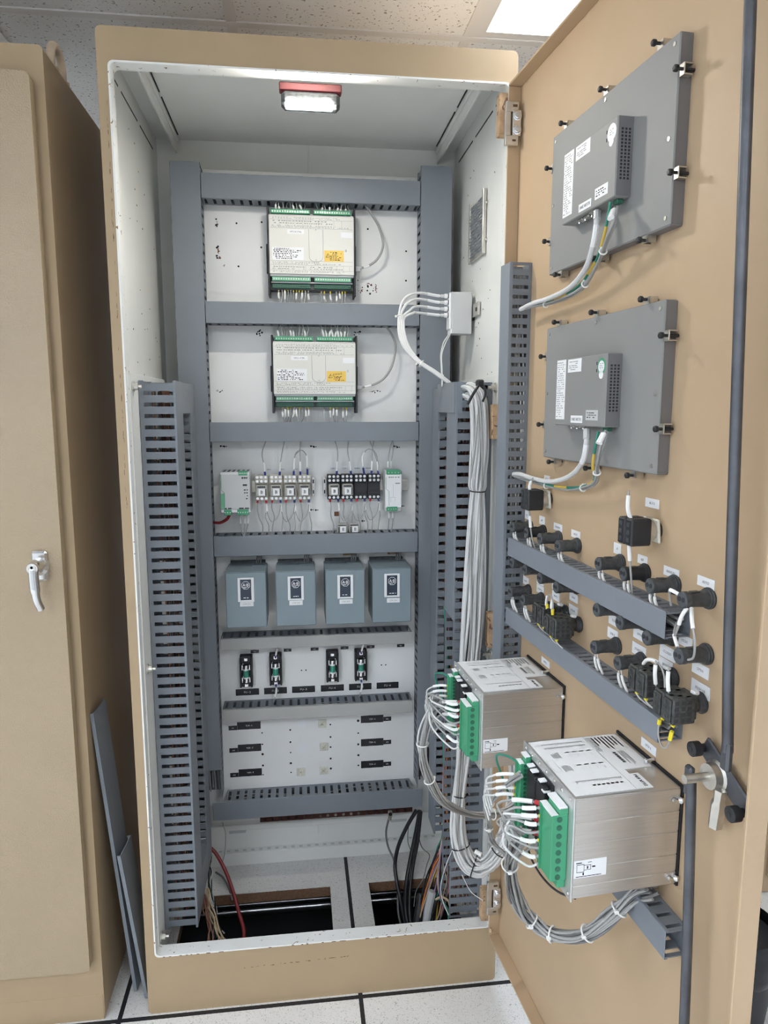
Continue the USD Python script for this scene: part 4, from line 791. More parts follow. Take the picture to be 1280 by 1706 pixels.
# --- metering units
def meter(label, x0, tag):
    z0 = .806; t = thing('metering_unit', label, 'meter', 'door', (x0, 0, z0)); w, h, d = .185, .160, .178
    part(t, 'gasket', MB().box(-.002, w+.002, -.004, -.0004, -.002, h+.002), 'black_plastic')
    body = part(t, 'case', MB().box(.0012, w-.0012, -d+.002, -.004, .0012, h-.0012, .001), 'aluminium', smooth=False)
    for z in (.022, .050, .088, .122):
        part(t, 'case_panel', MB().box(w-.0016, w, -d+.003, -.0045, z+.0011, {.022: .0488, .050: .0868, .088: .1208, .122: h-.003}[z], .0006), 'aluminium')
    part(t, 'case_panel', MB().box(w-.0016, w, -d+.003, -.0045, .001, .0208, .0006), 'aluminium')
    part(t, 'front_plate', MB().box(-.0008, w+.0008, -d, -d+.0025, -.004, h+.0012, .0008), 'aluminium_front')
    lb = part(t, 'top_label', MB().poly(sbox(.014, .004, w-.008, .172).difference(sbox(w-.055, 0, w, .062)), h-.0012, h-.0002, 'xy').moved(np.diag([1, 1, 1]), (0, 0, 0)) if False else
              MB().poly(sbox(.006, .060, .176, .172).union(sbox(.006, .012, .120, .061)), h-.0012, h-.0003, 'xy').moved(np.array([[1, 0, 0], [0, -1, 0], [0, 0, -1.]]), (0, 0, 2*h-.0012)), 'paper_white', smooth=False, label='large white wiring diagram label')
    pr = MB(); g = np.random.default_rng(17)
    def bar(a, b, c, e): pr.box(a, b, -e, -c, h-.0004, h)
    for row, (c, n) in enumerate(((.152, 16), (.140, 16))):
        pass
    for xx in (.018, .030): 
        for k in range(22): q = .082+.0034*k; bar(xx, xx+g.uniform(.003, .007), q, q+.0016)
    for xx in (.050, .092):
        for k in range(5): bar(xx+g.uniform(-.002, .003), xx+.014+g.uniform(0, .006), .140+.003*k, .1414+.003*k)
        for k in range(4): q = .082+.0125*k; bar(xx, xx+.003, q, q+.008); bar(xx+.008, xx+.018, q+.003, q+.0036)
    for k in range(24): q = .078+.0032*k; bar(.138, .138+g.uniform(.003, .008), q, q+.0013)
    for k in range(7): q = .082+.0075*k; bar(.152, .156, q, q+.005)
    bar(.006, .176, .0725, .0732)
    for k in range(14): bar(.012+.0035*k, .0135+.0035*k, .064-g.uniform(0, .003), .071)
    for k in range(7): q = .020+.0065*k; bar(.012, .012+g.uniform(.018, .045), q, q+.0028)
    for k in range(6): bar(.066+.006*k, .0705+.006*k, .045, .0505)
    for k in range(4): bar(.064, .064+g.uniform(.02, .05), .030+.003*k, .0314+.003*k)
    for a, b, c, e in ((.072, .108, .158, .1586), (.072, .108, .1700, .1706), (.072, .0726, .158, .1706), (.1074, .108, .158, .1706)): bar(a, b, c, e)
    part(lb, 'diagram_print', pr, 'print_grey', kind='stuff', smooth=False)
    tg = part(t, 'name_tag', MB().box(.134, .176, -.062, -.045, h-.0012, h-.0004), 'paper_white', smooth=False)
    m = meshkit.text_mesh(tag, .0052, .0004); v = np.array(m.vertices); v[:, :2] -= (v[:, :2].max(0)+v[:, :2].min(0))/2
    part(tg, 'name_lettering', MB().add(np.stack([v[:, 0]*.9+.155, v[:, 1]-.0535, v[:, 2]+h-.0004], 1), m.faces), 'print_black', smooth=False)
    sd = part(t, 'side_label', MB().box(w-.0002, w+.0005, -d+.004, -d+.056, .034, .062), 'paper_white', smooth=False, label='white label with small box diagram')
    sm = MB()
    def sbar(a, b, c, e): sm.box(w+.0003, w+.0008, a, b, c, e)
    for a, b, c, e in ((-.170, -.158, .043, .0436), (-.170, -.158, .055, .0556), (-.170, -.1695, .043, .0556), (-.1585, -.158, .043, .0556), (-.158, -.147, .046, .0465), (-.158, -.147, .0535, .054), (-.1475, -.147, .046, .054), (-.1535, -.1515, .048, .052), (-.145, -.140, .0492, .0512), (-.160, -.158, .038, .042), (-.171, -.130, .0358, .0366), (-.171, -.162, .0575, .0588), (-.152, -.146, .0577, .0584)): sbar(a, b, c, e)
    part(sd, 'diagram_print', sm, 'print_black', smooth=False)
    for z in (.012, h-.02): part(t, 'clamp_screw', MB().cyl((w+.0005, -.016, z), (w+.0055, -.016, z), .0035, n=10).cyl((w+.003, -.016, z), (w+.003, -.001, z), .0028, n=8).lathe((w+.003, -.011, z), (w+.003, -.003, z), [(0, .003), (.5, .0058), (1, .004)], 10), 'chrome')
    part(t, 'clamp_screw', MB().cyl((.11, -.016, h+.001), (.11, -.016, h+.006), .0035, n=10).cyl((.11, -.016, h+.004), (.11, -.001, h+.004), .0028, n=8), 'chrome')
    part(t, 'centre_panel', MB().box(.036, .122, -d-.0022, -d-.0001, .030, h-.014, .0008), 'black_plastic')
    for xx in (.060, .095): part(t, 'module_cover', MB().box(xx-.0155, xx+.0155, -d-.012, -d-.002, .034, h-.024, .0015), 'black_plastic')
    for xx, zz in ((.050, h-.018), (.064, h-.020), (.094, h-.020), (.108, h-.030)): part(t, 'white_tab', MB().box(xx-.005, xx+.005, -d-.0135, -d-.0005, zz, zz+.003, .0005), 'paper_white')
    for k in range(7):
        x = .012+.027*k; part(t, 'plate_screw', MB().lathe((x, -d, h-.006), (x, -d-.0022, h-.006), [(0, .003), (.5, .003), (1, .0016)], 10), 'zinc')
    part(t, 'plate_screw', MB().lathe((w-.007, -d, .006), (w-.007, -d-.0022, .006), [(0, .003), (.5, .003), (1, .0016)], 10), 'zinc')
    def block(xa, xb, za, zb, n, nm, dp):
        o = part(t, nm, MB().box(xa, xb, -d-dp, -d-.0002, za, zb, .001).box(xa+.006, xb, -d-dp*.55, -d-.0002, zb, zb+.012, .001).box(xa+.008, xb-.003, -d-dp*.5, -d-.0002, za-.014, za, .001), 'green_terminal', label='green plug-in terminal block')
        part(o, 'face_rib', MB().box(xa+.0, xa+.009, -d-dp-.001, -d-dp, za, zb).box(xa+.009, xa+.0105, -d-dp-.0035, -d-dp, za, zb), 'green_terminal')
        hs = MB(); wh = MB()
        for k in range(n):
            z = za+(zb-za)*(k+.5)/n; hs.cyl((xb, -d-dp*.55, z), (xb+.0006, -d-dp*.55, z), min(.0044, (zb-za)/n*.36), n=12); wh.box(xa+.003, xa+.0075, -d-dp-.0016, -d-dp-.0008, z-(zb-za)/n*.26, z+(zb-za)/n*.26)
        part(o, 'screw_well', hs, 'green_dark', kind='stuff'); part(o, 'wire_entry', wh, 'green_dark', kind='stuff')
        part(o, 'white_mark', MB().box(xa+.002, xb, -d-dp*.55-.0006, -d-.002, zb+.0095, zb+.0125).box(xa+.001, xb-.001, -d-dp-.0006, -d-dp*.6, zb-.0012, zb+.0006), 'paper_white')
    block(.014, .034, .012, h-.022, 16, 'terminal_block', .019)
    block(.126, .170, .022, .128, 8, 'terminal_block', .026)
    return t
meter('brushed metal metering unit on the door nearest the hinges', .155, 'PWR MTR1')
meter('brushed metal metering unit on the door nearest the door latch', .546, 'PWR MTR2')
# --- pilot lights and buttons
def lead(t, pts, r=.0012, s=(.25, .85), m='wire_white'):
    o = part(t, 'lead_wire', MB().tube(pts, r, 6, 5), m)
    if s: sleeve_on(o, pts, s[0], s[1], .0024)
def pilot(label, u, z, L=.0445, m='charcoal_plastic', down=True, leads=((-.004, -.010), (.006, .004)), seed=0):
    t = thing('pilot_light', label, 'pilot light', 'door', (u, 0, z)); g = np.random.default_rng(seed); s = -1 if down else 1
    part(t, 'lock_ring', MB().lathe((0, -.0004, 0), (0, -.0095, 0), [(0, .0152), (.35, .0156), (.4, .0143), (.7, .0143), (.75, .0128), (1, .0122)], 24), m)
    part(t, 'barrel', MB().lathe((0, -.008, 0), (0, -L, 0), [(0, .0122), (.25, .0112), (.5, .0108), (.75, .0110), (.77, .0117), (.97, .0117), (1, .0105)], 24), m)
    e = part(t, 'end_cap', MB().lathe((0, -L+.0005, 0), (0, -L-.0006, 0), [(0, .0104), (1, .0100)], 20), 'cap_grey')
    part(e, 'terminal_well', MB().cyl((-.0044, -L-.0004, .001), (-.0044, -L-.0014, .001), .0034, n=12).cyl((.0044, -L-.0004, .001), (.0044, -L-.0014, .001), .0034, n=12), 'print_black')
    part(t, 'type_plate', MB().box(-.004, .004, -L*.72, -L*.42, .0106, .0116, .0004), 'button_grey')
    for dx0, dx1 in leads:
        zz = s*(z-1.2325 if z > 1.2 and down else (1.1965-z if z > 1.15 else z-1.070)) if down else 1.196-z
        zz = -(z-1.232) if down and z > 1.2 else (-(z-1.069) if down else (1.198-z)); zz = zz-.006 if down else zz+.006
        lead(t, [(dx0, -L+.006, s*.009), (dx0+.6*(dx1-dx0), -L+.008, s*.009+.45*(zz-s*.009)), (dx1, -.026 if not down else -.028, zz)])
    return t
AU = (.144, .215, .289, .370, .527, .602, .681, .760); ORD = ('first', 'second', 'third', 'fourth', 'fifth', 'sixth', 'seventh', 'eighth')
for k, u in enumerate(AU[:7]): pilot(f'{"black ribbed" if k in (1, 5) else "charcoal"} pilot light in the top row on the door, {ORD[k]} from the hinges', u, 1.264, .0415 if k in (1, 5) else .0445, 'black_plastic' if k in (1, 5) else 'charcoal_plastic', seed=k)
p8 = pilot('charcoal pilot light in the top row on the door, eighth from the hinges', AU[7], 1.264, leads=())
for k, u in enumerate((.150, .222, .298, .373, .530, .605, .682)): pilot(f'charcoal pilot light under the upper door duct, {ORD[k]} from the hinges', u, 1.184, .046, down=False, leads=((.006, .002), (-.005, -.009)), seed=20+k)
b8 = pilot('charcoal pilot light under the upper door duct, eighth from the hinges', .763, 1.184, .047, leads=())
for k, u in enumerate((.147, .218, .528, .606)): pilot(f'charcoal pilot light above the lower door duct, {ORD[k]} from the hinges', u, 1.1165, .0465, leads=((-.003, -.007), (.003, .012)), seed=40+k)
for pts, lab in (([(.752, -.040, 1.268), (.735, -.046, 1.272), (.726, -.040, 1.262), (.722, -.034, 1.245)], 'short white sleeved wire from the eighth top pilot light into the duct'),
                 ([(.764, -.038, 1.254), (.760, -.043, 1.240), (.756, -.045, 1.222), (.742, -.04, 1.206), (.73, -.03, 1.215), (.724, -.02, 1.226)], 'white sleeved wire looping from the eighth top pilot light into the duct end'),
                 ([(.768, -.034, 1.254), (.785, -.044, 1.240), (.796, -.046, 1.215), (.790, -.042, 1.192), (.776, -.04, 1.183)], 'grey wire arching between the two pilot lights nearest the latch'),
                 ([(.757, -.044, 1.195), (.742, -.04, 1.208), (.730, -.030, 1.218), (.722, -.02, 1.222)], 'white sleeved wire from the duct end to the eighth lower pilot light')):
    wire(lab, None, 'door', pts, .0017, 'wire_grey', [(0, .36, .0028, 'sleeve_white', 'marker_sleeve')])
def button(label, u, z, L=.062, parts_=2):
    t = thing('push_button', label, 'push button', 'door', (u, 0, z))
    part(t, 'lock_ring', MB().lathe((0, -.0004, 0), (0, -.011, 0), [(0, .0155), (.3, .0160), (.35, .0145), (1, .0125)], 24), 'charcoal_plastic')
    part(t, 'collar', MB().cyl((0, -.010, 0), (0, -.020, 0), .0115, n=20).box(-.0155, .0155, -.0265, -.018, -.018, .018, .0015), 'button_grey')
    for s in (-1, 1):
        b = part(t, 'contact_block', MB().box(s*.0122-.0114, s*.0122+.0114, -L, -.026, -.0195, .0195, .002).box(s*.0122-.0085, s*.0122+.0085, -L-.003, -L, -.016, .016, .001), 'button_grey', label='black screw contact block')
        sc = MB()
        for zz in (-.012, 0, .012): sc.cyl((s*.0122-.003, -L-.0028, zz), (s*.0122-.003, -L-.0042, zz), .0033, n=8)
        part(b, 'terminal_screw', sc, 'charcoal_plastic', kind='stuff')
        dt = MB()
        for zz in (-.013, -.0045, .004, .0125):
            for yy in (-L+.006, -L+.016, -L+.026): dt.box(s*.0122+.0112, s*.0122+.0118, yy-.0028, yy+.0028, zz-.0026, zz+.0026).box(s*.0122-.008+(yy+L)*.5, s*.0122-.004+(yy+L)*.5, yy-.003, yy+.003, .0193, .0199)
        part(b, 'moulded_recess', dt, 'print_black', kind='stuff')
        part(b, 'ferrule', MB().cyl((s*.0122, -L+.012, -.0195), (s*.0122, -L+.008, -.0265), .003, n=10), 'ferrule_yellow', label='yellow ferrule')
        if u < .75: lead(t, [(s*.0122, -L+.008, -.026), (s*.0122+.002, -L+.014, -.034), (s*.014+.004, -.03, -.049)], .0013, None)
    part(t, 'reset_tab', MB().box(.001, .012, -.022, -.012, .016, .022, .002), 'paper_white'); return t
for u, z, lab in ((.331, 1.119, 'screw contact push button above the lower door duct, left of the hinge side pair'), (.388, 1.112, 'screw contact push button above the lower door duct, right of the hinge side pair'),
                  (.690, 1.121, 'screw contact push button near the latch, left of its pair'), (.758, 1.110, 'screw contact push button near the latch, right of its pair')): button(lab, u, z)
for lab, f, pts in (('small grey wire loop between the hinge side push buttons', 'ferrule_yellow', [(.362, -.056, 1.140), (.360, -.056, 1.156), (.368, -.056, 1.168), (.378, -.056, 1.168), (.386, -.056, 1.155), (.386, -.056, 1.134)]),
                    ('grey wire hanging in a loop under the push button nearest the latch', 'ferrule_yellow', [(.742, -.055, 1.082), (.742, -.056, 1.060), (.752, -.056, 1.046), (.765, -.056, 1.052), (.772, -.055, 1.078)]),
                    ('grey wire arching over the latch side push buttons', None, [(.684, -.05, 1.143), (.700, -.052, 1.157), (.722, -.05, 1.160), (.738, -.05, 1.148), (.745, -.052, 1.131)])):
    wire(lab, None, 'door', pts, .0014, 'wire_grey', [(0, .1, .003, f, 'ferrule'), (.9, 1, .003, f, 'ferrule')] if f else [(.05, .5, .0027, 'sleeve_white', 'marker_sleeve')])
for k, (u, z) in enumerate(((.728, 1.141), (.759, 1.143))): wire(f'upright white sleeve over the latch side push buttons, the {("left", "right")[k]} one', None, 'door', [(u, -.055, z-.014), (u-.001, -.057, z+.005), (u-.002, -.056, z+.024)], .0012, 'wire_grey', [(.1, .9, .0030, 'sleeve_white', 'marker_sleeve')])
for k, u in enumerate((.355, .378)): wire(f'short white sleeved wire on top of the hinge side push buttons, the {("left", "right")[k]} one', None, 'door', [(u-.008, -.05, 1.160), (u-.003, -.054, 1.150), (u, -.055, 1.136)], .0012, 'wire_white', [(.0, .8, .0027, 'sleeve_white', 'marker_sleeve')])
def selector(label, u, z):
    t = thing('selector_switch', label, 'selector switch', 'door', (u, 0, z))
    part(t, 'gasket', MB().cyl((0, -.0004, 0), (0, -.004, 0), .0145, n=24), 'black_plastic')
    part(t, 'clamp_plate', MB().box(-.0165, .0165, -.009, -.004, -.019, .019, .002, rot=rotm('x', 6)), 'adhesive_cream', label='tilted cream clamp plate')
    part(t, 'collar', MB().lathe((0, -.008, 0), (0, -.026, 0), [(0, .014), (.3, .0175), (.75, .0175), (1, .016)], 16).box(-.005, .005, -.024, -.012, .015, .022, .001), 'zinc')
    for s in (-1, 1):
        b = part(t, 'contact_block', MB().box(s*.0105-.0098, s*.0105+.0098, -.057, -.022, -.021, .021, .0025), 'black_plastic', label='black contact block'); hm_ = MB()
        for zz in (-.012, 0, .012): hm_.box(s*.0105-.004, s*.0105+.004, -.0576, -.0568, zz-.0035, zz+.0035)
        part(b, 'terminal_well', hm_, 'charcoal_plastic', kind='stuff')
    return t
selector('black selector switch block under the lower display, beside the door duct', .237, 1.338)
selector('black selector switch block standing alone under the lower display, towards the latch', .626, 1.338)
for lab, pts, s in (('white sleeved wire end sticking up from the lone selector switch', [(.622, -.045, 1.356), (.618, -.048, 1.372), (.614, -.046, 1.392), (.613, -.045, 1.400)], (.05, .7)),
                    ('grey wires with a white sleeve hanging from the lone selector switch into the duct', [(.622, -.045, 1.318), (.622, -.043, 1.295), (.621, -.038, 1.262), (.614, -.03, 1.232)], (.02, .42)),
                    ('white sleeved wire rising from the selector switch beside the door duct', [(.236, -.045, 1.356), (.233, -.044, 1.368), (.229, -.036, 1.382)], (.05, .8)),
                    ('grey wire hanging from the selector switch beside the door duct', [(.236, -.045, 1.318), (.237, -.043, 1.295), (.236, -.038, 1.262), (.238, -.03, 1.232)], (.25, .55))):
    wire(lab, None, 'door', pts, .0017, 'wire_grey', [(s[0], s[1], .0034, 'sleeve_white', 'marker_sleeve')])
def door_label(txt, u, z, w, h, where):
    plate_label(f'white printed label reading {txt} {where}', u-w/2, u+w/2, z-h/2, z+h/2, txt, min(.0038, w/(len(txt)+1.5)*1.25), 'paper_white', 'print_grey', name='printed_label', frame='door')
for txt, u, z, w, h, wh in (('N', .124, 1.287, .024, .019, 'over the first top pilot light'), ('A/F', .204, 1.287, .027, .018, 'over the second top pilot light'), ('MANUAL', .281, 1.285, .038, .0145, 'over the third top pilot light'), ('AUTO', .359, 1.284, .036, .0145, 'over the fourth top pilot light'),
        ('N', .513, 1.286, .024, .019, 'over the fifth top pilot light'), ('A/F', .591, 1.283, .028, .0145, 'over the sixth top pilot light'), ('MANUAL', .669, 1.280, .038, .0145, 'over the seventh top pilot light'), ('AUTO', .750, 1.284, .037, .0145, 'over the eighth top pilot light'),
        ('AUTO', .221, 1.379, .026, .013, 'over the selector switch beside the door duct'), ('AUTO', .609, 1.378, .037, .0145, 'over the lone selector switch'),
        ('LOR A', .205, 1.153, .034, .016, 'under the second lower pilot light'), ('STOP', .281, 1.160, .034, .016, 'under the third lower pilot light'), ('MAN', .361, 1.158, .034, .017, 'under the fourth lower pilot light'),
        ('TRIP', .513, 1.157, .034, .018, 'under the fifth lower pilot light'), ('OPEN', .595, 1.158, .038, .019, 'under the sixth lower pilot light'), ('CLOSED', .672, 1.154, .040, .020, 'under the seventh lower pilot light'), ('HIGH', .712, 1.186, .034, .017, 'beside the eighth lower pilot light'), ('OPEN', .751, 1.156, .037, .018, 'under the eighth lower pilot light'),
        ('LOR R', .128, 1.135, .030, .018, 'over the first pilot light of the lower duct'), ('START N', .206, 1.135, .036, .018, 'over the second pilot light of the lower duct'), ('MAN R', .283, 1.140, .034, .018, 'over the left hinge side push button'), ('CLEAR', .361, 1.132, .036, .020, 'over the right hinge side push button'),
        ('LOR 2', .511, 1.132, .034, .019, 'over the third pilot light of the lower duct'), ('START HI', .595, 1.131, .040, .020, 'over the fourth pilot light of the lower duct'), ('RESET', .669, 1.133, .036, .019, 'over the left latch side push button'), ('HIGH 1A', .754, 1.128, .041, .020, 'over the right latch side push button'),
        ('MTR 1', .245, .983, .040, .015, 'over the hinge side metering unit'), ('MTR 2', .637, .983, .042, .0155, 'over the latch side metering unit')):
    door_label(txt, u, z, w, h, wh)

# ================================================================ CABLES AND WIRE BUNDLES (paths in metres, running through the room)
def frames_of(p):
    t = np.gradient(p, axis=0); t /= np.linalg.norm(t, axis=1, keepdims=True); a = np.cross(t[0], [0.3, .2, 1.]); a /= np.linalg.norm(a); A = []
    for i in range(len(p)):
        a = a-t[i]*np.dot(a, t[i]); a /= np.linalg.norm(a); A.append(a.copy())
    A = np.array(A); return t, A, np.cross(t, A)
def bundle(name, label, cat, path, specs, R, ties=(), seed=0, swell=None, twist=1.5, k=5, group=None, fan=(0, 0)):
    """specs: (count, radius, material, part name); R: bundle radius; swell(f): factor along it; fan: how far the ends spread"""
    c = spline(np.array(path, float), k); o = thing(name, label, cat, 'world', c[0], group); c = c-c[0]; t, A, B = frames_of(c); g = np.random.default_rng(seed)
    f = np.linspace(0, 1, len(c)); sw = np.array([swell(x) for x in f]) if swell else np.ones(len(c))
    sw = sw*(1+fan[0]*np.clip(.12-f, 0, 1)/.12+fan[1]*np.clip(f-.88, 0, 1)/.12)
    tot = sum(s[0] for s in specs); i = 0; order = g.permutation(tot)
    for cnt, r, m, nm in specs:
        for _ in range(cnt):
            q = order[i]; i += 1; rho = math.sqrt((q+.5)/tot); th = q*2.39996; w1, w2 = g.uniform(1, 3, 2); p1, p2 = g.uniform(0, 6.28, 2)
            ang = th+twist*f+.6*np.sin(w1*6*f+p1); rr = R*sw*np.clip(rho+.24*np.sin(w2*7*f+p2), 0.03, 1.15)
            pts = c+A*(np.cos(ang)*rr)[:, None]+B*(np.sin(ang)*rr)[:, None]
            part(o, nm, MB().tube(pts, r, 7, raw=True), m)
    for ft, m in ties:
        j = int(ft*(len(c)-1)); rr = R*sw[j]+specs[0][1]*1.25; a = np.linspace(0, 2*np.pi, 19)
        ring = c[j]+np.outer(np.cos(a), A[j])*rr+np.outer(np.sin(a), B[j])*rr
        mb = MB().tube(ring, .0016, 6, raw=True); hp = ring[4]
        mb.box(hp[0]-.0035, hp[0]+.0035, hp[1]-.0035, hp[1]+.0035, hp[2]-.0028, hp[2]+.0028, .001); part(o, 'cable_tie', mb, m)
    return o
